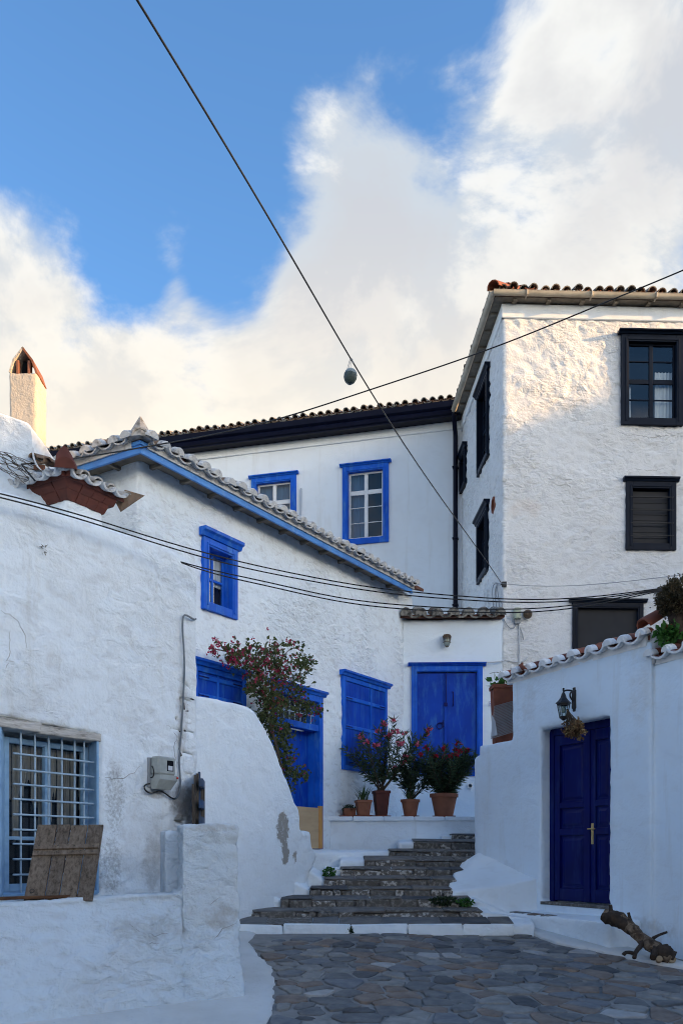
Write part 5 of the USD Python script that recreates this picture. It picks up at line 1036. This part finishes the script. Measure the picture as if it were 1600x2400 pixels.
# bougainvillea up the wall from behind the parapet
bg = Thing('bougainvillea', 'sprawling bougainvillea with magenta bracts climbing over the barred blue door', 'climber', base=B.on(655, 1850, .35))
rg = np.random.default_rng(33)
main = [(668, 1870, .45), (660, 1810, .45), (645, 1740, .42), (628, 1680, .38), (612, 1620, .32), (603, 1570, .28), (590, 1535, .22), (560, 1530, .20), (520, 1525, .18), (497, 1520, .16)]
st = [tube(smoothpath([B.on(px, py, o) for px, py, o in main], 40), np.linspace(.022, .006, 40), 6)]
for ends in (((612, 1620), (650, 1560), (690, 1520), (720, 1545)), ((620, 1650), (660, 1600), (705, 1580), (735, 1570)), ((628, 1680), (690, 1640), (740, 1660), (758, 1672)), ((645, 1740), (680, 1790), (700, 1815), (715, 1810)), ((605, 1580), (600, 1540), (640, 1515), (676, 1508)), ((612, 1630), (592, 1600), (585, 1570))):
    st.append(tube(smoothpath([B.on(*p, .34 + .04 * k) for k, p in enumerate(ends)], 20), np.linspace(.010, .003, 20), 5))
bg.add('stems', cat(st), 'stem_brown')
blobs = [(545, 1540, 24, 260, .5), (575, 1540, 34, 420, .35), (612, 1552, 38, 520, .25), (645, 1535, 34, 460, .12), (655, 1580, 40, 560, .3), (700, 1562, 28, 360, .12), (722, 1552, 16, 150, .1), (604, 1600, 26, 330, .12), (625, 1635, 32, 420, .12), (690, 1620, 32, 420, .14), (650, 1650, 34, 460, .08), (715, 1655, 26, 280, .12), (750, 1668, 12, 90, .15), (585, 1615, 14, 110, .05), (640, 1700, 30, 430, .05), (665, 1715, 26, 340, .03), (660, 1760, 28, 420, .03), (668, 1800, 24, 330, .04), (690, 1815, 22, 230, .10), (712, 1812, 12, 90, .05), (680, 1850, 12, 70, .05), (620, 1675, 22, 260, .05), (500, 1524, 13, 60, .8), (508, 1508, 10, 40, .9), (530, 1520, 10, 60, .4), (700, 1515, 10, 50, .2), (678, 1506, 9, 50, .3)]
LP, BP = [], []
for px, py, r, n, fr in blobs:
    c = B.on(px, py, .36); s = r / FL * c[1]
    n = int(n * .46); d = rg.normal(size=(n, 3)) * .58; P = c + np.outer(d[:, 0] * s, [*B.d, 0]) + np.outer(d[:, 1] * min(s, .24) * .8, [*B.n, 0]) + np.outer(d[:, 2] * s, [0, 0, 1])
    o = (P[:, :2] - B.p) @ B.n; P = P[o > .07]; pink = rg.random(len(P)) < fr * .75
    LP.append(P[~pink]); BP.append(P[pink][::1])
LP, BP = np.vstack(LP), np.vstack(BP)
bg.add('foliage', leaves(LP, rg.normal(size=LP.shape) + [0, -.2, -.35], rg.uniform(.045, .075, len(LP)), rg.uniform(.015, .025, len(LP)), rg, fold=.3), 'leaf_bougain')
bg.add('bracts', blossoms(BP, .034, rg, petals=3), 'bract_magenta')

# weeds and fallen petals
def weed(name, label, p, R0, n, ln, wd, m, cat_='weed', seed=0):
    single(name, bushy(np.asarray(p), np.asarray(R0), n, np.random.default_rng(seed), ln, wd), m, label, cat_)
weed('weed_tuft', 'bright green weed growing from the foot of the white parapet', at(771, 2047, 11.75), (.07, .05, .07), 220, .04, .016, 'leaf_green', seed=1)
weed('weed_tuft', 'dark clump of weeds on a tread at the right of the steps', at(1040, 2113, 10.80), (.17, .06, .035), 420, .05, .012, 'leaf_dull', seed=2)
weed('weed_tuft', 'small green sprig at the right end of the same dark clump', at(1090, 2116, 10.74), (.09, .04, .03), 120, .045, .014, 'leaf_green', seed=3)
weed('weed_tuft', 'dark little weed in a crack of the white bottom step', at(817, 2183, 10.06), (.035, .02, .06), 130, .03, .010, 'leaf_dull', seed=4)
weed('fallen_petals', 'crimson bougainvillea petals fallen at the street edge by the doorstep', np.array([*ground_at(1190, 2177), zg(*ground_at(1190, 2177)) + .05]) + [0, 0, .01], (.07, .05, .02), 60, .04, .02, 'bract_magenta', 'petals', seed=5)
weed('dry_weed', 'tuft of dry weed growing out of the old white wall high on the left', L.on(104, 1288, .03), (.012, .015, .035), 14, .04, .004, 'leaf_brown', seed=6)
rg = np.random.default_rng(9); tw = []
for k in range(16):
    a, c = A.on(-10 + rg.uniform(-10, 30), 1065 + rg.uniform(-10, 30), .05), A.on(60 + rg.uniform(0, 40), 1090 + rg.uniform(0, 55), .08)
    p = np.linspace(0, 1, 8)[:, None] * (c - a) + a + np.cumsum(rg.normal(0, .012, (8, 3)), 0); p[:, 1] -= .02; tw.append(tube(p, .003, 4))
single('dry_vine', cat(tw), 'stem_brown', 'tangle of bare dry vine twigs on the rounded white wall at the left edge', 'vine')

# ------------------------------------------------------------------ cables
def cable(label, pts, r, m='cable_black', group=None, n=60, kind='cable'):
    single(kind, tube(smoothpath(pts, n), r, 6), m, label, 'cable', group, smooth=True)
a, b = at(322, 0, 4.5), TF.pt(-.012, TF.z(1165, 1370), .0)
a0 = a - (b - a) * .5
lampP = at(822, 841, 7.9)
cable('thick cable slanting down across the sky and carrying the hanging float', [a0, a, (a + lampP) / 2 + [0, 0, .02], lampP, lampP * .5 + b * .5 + [0, 0, -.05], b + [-.01, -.02, 0]], .0072, kind='overhead_cable')
cable('black cable rising to the right across the tower house to the top right corner', [at(1760, 560, 9.6), at(1600, 633, 10), at(1429, 704, 10.4), at(1173, 808, 10.8), at(862, 915, 11), at(602, 995, 10.6), at(337, 1048, 10), at(185, 1073, 9.5), at(50, 1088, 9.0)], .0078, kind='overhead_cable')
cable('short black tail hanging where the long cable meets the left wall', [at(50, 1088, 9.0), at(66, 1108, 8.95), at(82, 1127, 8.9)], .008, kind='overhead_cable', n=8)
wires = [('topmost of the four cables sagging in front of the shuttered house', [(-60, 1143), (0, 1157), (190, 1208), (400, 1273), (556, 1315), (712, 1349), (846, 1373), (980, 1389), (1100, 1399), (1212, 1405), (1346, 1402), (1460, 1391), (1550, 1379)]),
         ('second of the four sagging cables, just under the topmost one', [(-60, 1152), (0, 1166), (190, 1218), (400, 1284), (556, 1327), (712, 1359), (846, 1382), (980, 1398), (1100, 1407), (1212, 1412), (1346, 1408), (1460, 1395), (1550, 1381)]),
         ('third of the four sagging cables, starting at the flat roof edge', [(423, 1317), (500, 1337), (623, 1364), (802, 1402), (980, 1421), (1100, 1427), (1200, 1428), (1346, 1418), (1450, 1401), (1550, 1383)]),
         ('lowest of the four cables sagging across the house fronts', [(425, 1319), (500, 1344), (623, 1373), (802, 1411), (980, 1430), (1100, 1435), (1200, 1436), (1346, 1425), (1450, 1406), (1550, 1385)])]
for k, (lab, pts) in enumerate(wires):
    P = []
    for px, py in pts:
        Y = np.interp(px, [-60, 0, 423, 700, 1550], [6.7, 6.95, 8.4, 9.0, 9.1]) if k < 2 else np.interp(px, [423, 700, 1550], [8.75, 9.0, 9.1]); P.append(at(px, py, Y))
    cable(lab, P, .0060, kind='sagging_cable', group='four cables slung across the lane')
cable('thin grey wire from the tower corner to the right edge', [at(1160, 1366, 16.1), at(1302, 1374, 15), at(1436, 1366, 14), at(1600, 1347, 13), at(1700, 1333, 12.5)], .005, 'cable_grey', kind='thin_wire')
cable('white flex from the double door to the tower wall', [V.on(1137, 1553, .02), V.on(1176, 1550, .02), TF.on(1190, 1549, .04), TF.on(1228, 1549, .03), TF.on(1236, 1541, .03)], .012, 'cable_white', kind='white_cable')
cable('pale vertical conduit below the green meter housing on the tower wall', [TF.on(1216, 1455, .03), TF.on(1217, 1520, .03), TF.on(1218, 1600, .03)], .014, 'cable_white', kind='white_cable')
cable('grey lead curling down from the green meter housing', [TF.on(1213, 1462, .03), TF.on(1222, 1482, .035), TF.on(1226, 1500, .035)], .007, 'cable_grey', kind='grey_lead', n=12)
cable('looped grey lead left of the green meter housing', [TF.on(1180, 1450, .03), TF.on(1190, 1468, .035), TF.on(1200, 1474, .04), TF.on(1208, 1466, .035), TF.on(1211, 1458, .03)], .007, 'cable_grey', kind='grey_lead', n=20)
rg = np.random.default_rng(3); tw = []
for k in range(4):
    tw.append(tube(smoothpath([TL.on(1166, 1368, .03), TL.on(1156 + 5 * k + rg.uniform(-3, 3), 1390 + 6 * k, .05), TL.on(1155 + 7 * k, 1415, .04), TL.on(1154 + 6 * k, 1446, .05)], 16), .007, 5))
single('wire_bundle', cat(tw), 'cable_grey', 'bundle of grey wires dropping down the tower corner to the tiles', 'wires', smooth=True)
single('wall_hook', cat([tube([TF.pt(-.03, TF.z(1165, 1369), -.05), TF.pt(-.01, TF.z(1165, 1370), .07)], .012, 8), TF.put(cb(-.02, .06, TF.z(1165, 1376), TF.z(1165, 1364), -.02, .03))]), 'iron_black', 'small dark hook fixing the slanting cable to the tower corner', 'hook')
# conduit on the low house
cable('dusty blue conduit bent over and running down the corner of the low house', [L.on(459, 1451, .02), L.on(444, 1446, .03), L.on(430, 1444, .035), L.on(428, 1456, .03), L.on(430, 1510, .03), L.on(432, 1560, .03), L.on(430, 1625, .03), L.on(427, 1680, .03), L.on(423, 1740, .03), L.on(420, 1795, .025), L.on(422, 1850, .025), L.on(416, 1868, .03), L.on(409, 1873, .03)], .0095, 'conduit_blue', kind='conduit')

# hanging float on the slanting cable
fl = Thing('hanging_float', 'weathered grey rounded float hanging from the slanting overhead cable', 'float', base=at(821, 880, 7.9))
fb = at(821, 881, 7.9) + [-.0, 0, 0]
prof = [(0, -.073), (.022, -.069), (.042, -.052), (.054, -.022), (.056, .006), (.050, .034), (.036, .052), (.018, .060), (0, .061)]
tilt = rot([0, 1, 0], .16)
sh = xf(lathe(prof, 20), tilt); sh.vertices[:] += .004 * (meshkit.fbm(sh.vertices / .03, 2, 1) - .5)[:, None]
fl.add('shell', move(sh, fb), 'float_grey', smooth=True)
fl.add('lower_cap', move(xf(lathe([(0, -.076), (.024, -.072), (.045, -.053), (.0565, -.022), (.0575, -.012), (.055, -.012)], 20), rot([1, 0, 0], -.5) @ tilt), fb), 'float_dark', smooth=True)
fl.add('band', move(xf(trimesh.creation.torus(.0545, .003, major_sections=24, minor_sections=6), tilt @ frame((0, 0, .012), (1, 0, 0), (0, 1, 0), (0, 0, 1))), fb), 'float_dark')
fl.add('cord', cat([tube([at(820, 841, 7.9), at(813, 866, 7.9), fb + [-.040, 0, .04]], .0022, 5), tube([at(822, 842, 7.9), at(817, 862, 7.9), fb + [-.034, -.01, .046]], .0022, 5), tube([at(822, 842, 7.9), fb + [.004, 0, .06]], .0014, 5), move(trimesh.creation.icosphere(1, .010), at(824, 843, 7.9)), move(trimesh.creation.icosphere(1, .009), at(827, 849, 7.9))]), 'cable_grey')

# ------------------------------------------------------------------ electrical boxes
mu0, mu1, mz0, mz1 = L.u(347), L.u(388), L.z(366, 1852), L.z(366, 1776)
mt = Thing('electric_meter', 'grey electricity meter box with a little window and red seal on the old wall', 'meter', base=L.pt((mu0 + mu1) / 2, (mz0 + mz1) / 2, 0))
h_ = mz1 - mz0; zm = mz0 + .45 * h_
mt.add('back_plate', L.put(cb(mu0 - .02, mu1 + .01, mz0 + .02, mz1 - .01, -.02, .03, .004)), 'cable_grey')
mt.add('upper_case', L.put(cb(mu0, mu1, zm, mz1, .03, .135, .014)), 'meter_grey')
mt.add('terminal_cover', L.put(hull([(mu0, zm - .004, .03), (mu1, zm - .004, .03), (mu0, zm - .004, .15), (mu1, zm - .004, .15), (mu0, zm - .05, .15), (mu1, zm - .05, .15), (mu0 + .01, mz0, .03), (mu1 - .02, mz0, .03), (mu0 + .01, mz0, .085), (mu1 - .02, mz0, .085)])), 'meter_grey')
mt.add('window', L.put(cat([cb(mu0 + .48 * (mu1 - mu0), mu0 + .84 * (mu1 - mu0), zm + .035, mz1 - .035, .134, .138, .002)])), 'dark_room')
mt.add('dial', L.put(cb(mu0 + .52 * (mu1 - mu0), mu0 + .78 * (mu1 - mu0), zm + .042, zm + .085, .1375, .1395, .001)), 'curtain')
mt.add('seal', L.put(move(trimesh.creation.icosphere(2, .011), (mu1 - .004, zm - .025, .155))), 'seal_red', smooth=True)
mt.add('cable_loop', cat([tube(smoothpath([L.on(356, 1796, .15), L.on(360, 1806, .17), L.on(359, 1820, .165), L.on(353, 1823, .13)], 14), .006, 6), tube(smoothpath([L.pt(mu0 - .01, mz0 + .05, .03), L.on(339, 1850, .04), L.on(350, 1859, .04), L.on(372, 1855, .05), L.on(392, 1864, .04), L.on(409, 1873, .03)], 26), .0075, 6)]), 'cable_black', smooth=True)
gb = Thing('green_meter_housing', 'pale green rounded housing with wires below it on the tower wall', 'electrical box', base=TF.on(1211, 1442, 0))
ga0, ga1, gz0, gz1 = TF.u(1202), TF.u(1218), TF.z(1210, 1453), TF.z(1210, 1429)
gb.add('cover', TF.put(prism(sg.Point(0, 0).buffer((ga1 - ga0) / 2, 8).intersection(sg.box(-.2, -.02, .2, .2)).union(sg.box(-(ga1 - ga0) / 2, -.10, (ga1 - ga0) / 2, -.018)), gz1 - gz0, frame(((ga0 + ga1) / 2, gz0, .08), (1, 0, 0), (0, 0, 1), (0, 1, 0)))), 'box_green', smooth=40)
gb.add('terminal_block', TF.put(cb(ga0 + .01, ga1 - .01, gz0 - .08, gz0 - .003, -.01, .06)), 'cable_grey')
gb.add('screw', TF.put(move(trimesh.creation.icosphere(1, .011), ((ga0 + ga1) / 2 + .01, (gz0 + gz1) / 2 + .0, .142))), 'iron_black')
bl = Thing('round_alarm_bell', 'small dark rusty round bell beside the pale green housing', 'bell', base=TF.on(1234, 1442, 0))
bu, bz = TF.uz(1235, 1441)
bl.add('gong', TF.put(xf(lathe([(0, .11), (.04, .105), (.075, .07), (.082, .03), (.076, .03), (.0, .06)], 18), frame((bu, bz, 0), (1, 0, 0), (0, 1, 0), (0, 0, 1)))), 'rusty_bell', smooth=40)
bl.add('mounting_plate', TF.put(cb(bu - .05, bu + .05, bz - .05, bz + .05, -.01, .03)), 'cable_grey')
bl.add('striker', TF.put(cat([cb(bu - .012, bu + .012, bz - .11, bz - .05, .01, .03), move(trimesh.creation.icosphere(1, .016), (bu, bz - .11, .03))])), 'cable_white')

# ------------------------------------------------------------------ wall lantern with a bunch of dried flowers
lw_ = R.uz(1346, 1640); ln = Thing('wall_lantern', 'black iron wall lantern with glass sides above the dark blue door', 'lantern', base=R.pt(lw_[0], lw_[1], 0))
lu_, lzz, lo = R.u(1320, .24), R.z(1320, 1648, .24), .24
def lx(m): return xf(m, R.M @ frame((lu_, lzz, lo), (1, 0, 0), (0, 0, -1), (0, 1, 0)))
ln.add('back_plate', R.put(cat([cb(lw_[0] - .035, lw_[0] + .035, lw_[1] - .11, lw_[1] + .11, -.01, .022, .012), cb(lw_[0] - .024, lw_[0] + .024, lw_[1] - .14, lw_[1] + .14, -.01, .016, .008)])), 'iron_black')
ln.add('bracket_arm', R.put(tube(smoothpath([(lw_[0], lw_[1] - .02, .02), (lw_[0] - .01, lw_[1] + .055, .06), (lu_ + .02, lzz + .145, lo - .08), (lu_, lzz + .135, lo - .01), (lu_, lzz + .10, lo)], 20), .010, 8)), 'iron_black', smooth=True)
ln.add('roof', lx(lathe([(0, .155), (.008, .15), (.012, .14), (.006, .13), (.010, .12), (.022, .10), (.034, .06), (.060, .025), (.088, .0), (.090, -.008), (.0, -.008)], 6)), 'iron_black')
ln.add('finial', lx(move(trimesh.creation.icosphere(2, .013), (0, 0, .158))), 'iron_black', smooth=True)
bot, r0, r1 = -.165, .044, .072; fr = []
for k in range(6):
    a, a2 = k * math.pi / 3, (k + 1) * math.pi / 3; p = lambda r, a, z: (r * math.cos(a), r * math.sin(a), z)
    fr.append(tube([p(r1, a, -.008), p(r0, a, bot)], .005, 5))
    ln.add('glass_pane', lx(hull([p(r1 - .004, a, -.012), p(r1 - .004, a2, -.012), p(r0 - .004, a, bot + .004), p(r0 - .004, a2, bot + .004), p(r1 - .007, a, -.012), p(r1 - .007, a2, -.012), p(r0 - .007, a, bot + .004), p(r0 - .007, a2, bot + .004)])), 'window_glass')
ln.add('frame', lx(cat(fr + [lathe([(0, bot + .012), (r0 + .004, bot + .012), (r0 + .004, bot - .006), (.03, bot - .02), (.012, bot - .035), (0, bot - .037)], 6), lathe([(r1 - .01, -.03), (r1 + .001, -.03), (r1 + .003, -.008), (r1 - .01, -.008)], 6)])), 'iron_black')
ln.add('bulb', lx(move(lathe([(0, -.03), (.014, -.035), (.016, -.06), (.024, -.085), (.018, -.11), (0, -.118)], 12), (0, 0, 0))), 'lamp_glass', smooth=True)
bq = Thing('dried_bouquet', 'bunch of brown dried flowers hanging upside down from the wall lantern', 'dried flowers', base=R.on(1335, 1690, .22))
rg = np.random.default_rng(12); top_ = R.on(1329, 1664, .27); stm, P1, D1 = [], [], []
for k in range(46):
    e = R.on(1340 + rg.normal(0, 11), 1706 + rg.normal(0, 10), .22 + rg.normal(0, .05)); stm.append(tube([top_ + rg.normal(0, .006, 3), (top_ + e) / 2 + rg.normal(0, .008, 3), e], .0025, 4))
    for j in range(26): P1.append(e + rg.normal(0, .017, 3)); D1.append(e - top_ + rg.normal(0, .12, 3))
P1, D1 = np.array(P1), np.array(D1); g = rg.random(len(P1)) < .12; g |= (P1[:, 0] > np.quantile(P1[:, 0], .78)) & (rg.random(len(P1)) < .35)
bq.add('stalks', cat(stm), 'stem_brown'); bq.add('dry_heads', leaves(P1[~g], D1[~g], .035, .010, rg), 'dry_flowers'); bq.add('straw_heads', leaves(P1[g], D1[g], .04, .012, rg), 'dry_gold')
bq.add('tie', tube([top_ + [-.012, 0, -.01], top_ + [0, -.012, -.012], top_ + [.012, 0, -.01], top_ + [0, .012, -.012]], .004, 5), 'dry_gold')

# ------------------------------------------------------------------ planter on the thick wall end
Yp = 12.3; pb_ = at(1179, 1745, Yp)
pln = Thing('rail_planter', 'deep terracotta planter wrapped in a wire mesh sheet on the white wall end', 'planter', base=pb_)
w_, h_ = .155, at(0, 1608, Yp)[2] - pb_[2]; zq = pb_[2]
pln.add('box', hull([(pb_[0] + s * w_ * f, Yp + d * .14 * f, zq + z) for s in (-1, 1.6) for d in (-1, 1) for z, f in ((0, .82), (h_, 1.0))]), 'terracotta')
pln.add('rim', hull([(pb_[0] + s * w_ * f, Yp + d * .14 * f, zq + h_ + z) for s in (-1.08, 1.66) for d in (-1.1, 1.1) for z, f in ((-.05, 1.0), (-.004, 1.02))]), 'terracotta')
rg = np.random.default_rng(8); pln.add('leaves', cat([bushy(np.array([pb_[0] + x, Yp, zq + h_ + .03]), np.array([.09, .08, .07]), 26, rg, .10, .034) for x in (-.09, .05, .18)]), 'leaf_green')
pln.add('tendrils', cat([tube(smoothpath([(pb_[0], Yp - .05, zq + h_), (pb_[0] - .03, Yp - .07, zq + h_ + .14), (pb_[0] - .10 - .1 * k, Yp - .08, zq + h_ + .17 - .02 * k)], 10), .003, 4) for k in range(2)]), 'leaf_brown')
ms = Thing('wire_mesh_sheet', 'sheet of grey wire mesh leaning against the terracotta planter', 'wire mesh', base=at(1165, 1720, 12.1))
c4 = [at(1150, 1700, 12.1), at(1212, 1682, 12.12), at(1212, 1604 + 68, 12.12), at(1150, 1668, 12.1)]
c4 = [at(1150, 1732, 12.06), at(1215, 1712, 12.08), at(1215, 1640, 12.10), at(1158, 1656, 12.08)]
def bil(a, b): return c4[0] * (1 - a) * (1 - b) + c4[1] * a * (1 - b) + c4[2] * a * b + c4[3] * (1 - a) * b
rods = [tube([bil(k / 24, 0), bil(k / 24, 1)], .0034, 4) for k in range(25)] + [tube([bil(0, k / 20), bil(1, k / 20)], .0034, 4) for k in range(21)]
ms.add('wires', cat(rods), 'mesh_grey')
ms.add('folded_paper', hull([at(1151, 1727, 12.04), at(1165, 1723, 12.04), at(1160, 1690, 12.04), at(1152, 1676, 12.04), at(1151, 1727, 12.06), at(1165, 1723, 12.06), at(1160, 1690, 12.06), at(1152, 1676, 12.06)]), 'curtain')
tn, tz_ = V.uz(1150, 1650)
nt = Thing('number_tile', 'tiny square blue and white patterned tile beside the planter', 'tile', base=V.pt(tn, tz_, 0))
nt.add('plate', V.put(cb(tn - .045, tn + .045, tz_ - .045, tz_ + .045, -.005, .014, .003)), 'mortar_clean')
nt.add('pattern', V.put(cat([cb(tn - .035, tn + .035, tz_ - .036, tz_ - .030, .0142, .016, .001), cb(tn - .035, tn + .035, tz_ + .030, tz_ + .036, .0142, .016, .001), cb(tn - .036, tn - .030, tz_ - .029, tz_ + .029, .0142, .016, .001), cb(tn + .030, tn + .036, tz_ - .029, tz_ + .029, .0142, .016, .001), xf(trimesh.creation.annulus(.010, .018, .0016), frame((tn, tz_, .0150), (1, 0, 0), (0, 1, 0), (0, 0, 1)))])), 'blue_paint')

# ------------------------------------------------------------------ plants and pots on the right-hand roof
sb = Thing('roof_shrub', 'brown clipped shrub with a thick dark trunk growing on the tiled roof', 'shrub', base=at(1600, 1530, 9.3))
tr = smoothpath([at(1612, 1545, 9.35), at(1598, 1490, 9.3), at(1590, 1440, 9.3), at(1586, 1410, 9.3)], 14)
tk = tube(tr, np.linspace(.085, .11, 14), 12); tk.vertices[:] += .03 * (meshkit.fbm(tk.vertices / [.05, .05, .2], 3, 1) - .5)[:, None] * np.array([1, 1, .3])
sb.add('trunk', tk, 'log_bark', smooth=True)
rg = np.random.default_rng(6); P, D, tw = [], [], []
for k in range(420):
    c = at(1602, 1402, 9.3); d = unit(rg.normal(size=3) * [1, 1, .75]); e = c + d * [.25, .25, .20] * rg.uniform(.75, 1.08)
    tw.append(tube([c + d * .08, e], .003, 3))
    for j in range(20): P.append(e + rg.normal(0, .020, 3)); D.append(d + rg.normal(0, .7, 3))
for k in range(40):
    c = at(1572, 1410, 9.3); e = at(1552 + rg.uniform(-3, 20), 1405 + rg.uniform(0, 28), 9.3 + rg.normal(0, .06)); tw.append(tube([c, e], .003, 3))
    for j in range(7): P.append(e + (c - e) * rg.uniform(0, .3) + rg.normal(0, .010, 3)); D.append(e - c + rg.normal(0, .05, 3))
sb.add('twigs', cat(tw), 'stem_brown'); sb.add('crown', leaves(np.array(P), np.array(D), .028, .008, rg), 'leaf_brown')
rp = Thing('roof_plant', 'leafy green plant in an earthen pot on the tiles beside the shrub', 'potted plant', base=at(1568, 1495, 9.35))
pot(rp, at(1585, 1515, 9.4), .10, .15, .20, m='terracotta', saucer=False)
rp.add('leaves', cat([bushy(at(px, py, 9.25), np.array([.08, .06, .07]), 60, rg, .06, .026) for px, py in ((1556, 1482), (1570, 1474), (1580, 1488), (1562, 1495))]), 'leaf_green')

# ------------------------------------------------------------------ boards, plank, plywood, log
bd = Thing('wooden_hatch', 'weathered brown plank hatch with a cross batten leaning on the barred window', 'wooden board', base=at(150, 2105, 6.95))
TLc, TRc, BLc, BRc = at(84, 1932, 7.16), at(246, 1935, 7.16), at(55, 2106, 6.84), at(218, 2103, 6.84)
ux = unit((BRc - BLc) + (TRc - TLc)); uy = unit((TLc - BLc) + (TRc - BRc)); uy = unit(uy); un_ = unit(np.cross(ux, uy)); un_ = un_ * (-1 if un_[1] > 0 else 1)
H_, Wd = np.linalg.norm(TLc - BLc), np.linalg.norm(BRc - BLc)
MB = frame(BLc, ux, uy, un_); es = [0, .30, .505, .76, 1.0]
rg = np.random.default_rng(2)
for k in range(4): bd.add('plank', xf(cb(es[k] * Wd + .004, es[k + 1] * Wd - .004, -.02 + rg.uniform(-.006, .006), H_ + rg.uniform(-.006, .004), -.022, .0 + rg.uniform(-.002, .002), .003), MB), ('board_wood', 'board_wood_b')[k % 2])
for a, b_ in ((.655, .715), (.572, .632)):
    bd.add('batten', xf(hull([(.01, a * H_ - .012, .001), (Wd - .01, a * H_ + .004, .001), (.01, b_ * H_ - .012, .001), (Wd - .01, b_ * H_ + .004, .001), (.012, a * H_ - .010, .018), (Wd - .012, a * H_ + .006, .018), (.012, b_ * H_ - .014, .018), (Wd - .012, b_ * H_ + .002, .018)]), MB), 'board_wood')
bd.add('nail', xf(cat([move(trimesh.creation.icosphere(1, .0045), (Wd * f, H_ * g, .019)) for f in (.1, .38, .62, .9) for g in (.685, .60)] + [xf(trimesh.creation.torus(.016, .003, major_sections=14, minor_sections=5), frame((.055, .06, .002), (1, 0, 0), (0, 1, 0), (0, 0, 1)))]), MB), 'iron_black')
fa, fb2 = K.pt(-2.2, lz_ - .000, -.05), K.pt(K.u(214, -.06), lz_ + .034, -.05)
d_ = unit(fb2 - fa); s_ = unit(np.cross(d_, [0, 0, 1])); u_ = np.cross(s_, d_)
single('loose_plank', xf(cb(0, np.linalg.norm(fb2 - fa), -.10, .0, .0, .022, .003), frame(fa, d_, -s_ * -1, np.cross(d_, s_))), 'plank_brown', 'long reddish brown plank lying on top of the low wall below the hatch', 'plank')
ply = Thing('plywood_panel', 'pale plywood panel with an orange wood strip closing the foot of the barred door', 'panel', base=B.on(730, 1982, .12))
pu0, pu1 = B.u(640), B.u(747, .1); z0, z1 = B.z(747, 1990, .1), B.z(747, 1894.5, .1)
ply.add('sheet', B.put(cb(pu0, pu1, z0, z1, .085, .10, .002)), 'plywood')
ply.add('edge_strip', B.put(cb(pu1 + .002, B.u(753.5, .1), z0, z1 + .03, .075, .125, .004)), 'pine_strip')
lg = Thing('driftwood_log', 'forked driftwood log leaning on the end of the white doorstep', 'log', base=(3.0, 9.0, -1))
def gl(px, py, Y): return at(px, py, Y)
def limb(pts, rad, seed, n=26, sides=11, amp=.35):
    p = smoothpath(pts, n); r = np.interp(np.linspace(0, 1, n), np.linspace(0, 1, len(rad)), rad); t_ = tube(p, r, sides); q = t_.vertices
    nrm = q - np.repeat(p, sides, 0); q = q + nrm * amp * 2 * (meshkit.fbm(q / .06, 3, seed) - .5)[:, None]; return trimesh.Trimesh(q, t_.faces, process=False)
trunk = [gl(1416, 2146, 9.28), gl(1432, 2150, 9.24), gl(1462, 2164, 9.15), gl(1490, 2190, 9.05), gl(1520, 2213, 8.95), gl(1548, 2232, 8.86), gl(1572, 2250, 8.80)]
lg.add('trunk', limb(trunk, [.070, .078, .066, .058, .066, .072, .060], 1, 40), 'driftwood', smooth=True)
lg.add('bark', limb([gl(1412, 2147, 9.27), gl(1420, 2150, 9.25), gl(1440, 2153, 9.2), gl(1462, 2166, 9.12), gl(1470, 2172, 9.1)], [.055, .082, .083, .068, .04], 2, amp=.5), 'log_bark', smooth=True)
lg.add('bark', limb([gl(1532, 2222, 8.9), gl(1552, 2232, 8.84), gl(1578, 2246, 8.8)], [.05, .078, .06], 3, amp=.5), 'log_bark', smooth=True)
for pts, rad in (([gl(1506, 2206, 8.98), gl(1498, 2222, 8.9), gl(1488, 2236, 8.82), gl(1486, 2246, 8.78)], [.030, .024, .022, .022]), ([gl(1490, 2238, 8.82), gl(1478, 2234, 8.80), gl(1462, 2237, 8.76), gl(1460, 2240, 8.76)], [.022, .019, .018, .018]),
                 ([gl(1530, 2200, 8.95), gl(1550, 2190, 8.98), gl(1562, 2186, 9.0)], [.018, .014, .012]), ([gl(1478, 2162, 9.12), gl(1474, 2148, 9.14), gl(1472, 2140, 9.15)], [.020, .018, .017]), ([gl(1430, 2146, 9.22), gl(1431, 2132, 9.22), gl(1430, 2122, 9.23)], [.026, .020, .018]), ([gl(1540, 2228, 8.86), gl(1532, 2238, 8.80), gl(1530, 2246, 8.76)], [.040, .036, .034])):
    lg.add('branch_stub', limb(pts, rad, 5, 12, 8, .25), 'log_bark', smooth=True)
for px, py, Y_, r in ((1574, 2251, 8.78, .036), (1544, 2250, 8.74, .030)):
    lg.add('cut_end', xf(trimesh.creation.cylinder(r, .05, sections=12), frame(gl(px, py, Y_), unit((1, 0, .3)), unit((-.2, .45, .85)), unit(np.cross(unit((1, 0, .3)), (-.2, .45, .85))))), 'cut_wood', smooth=40)
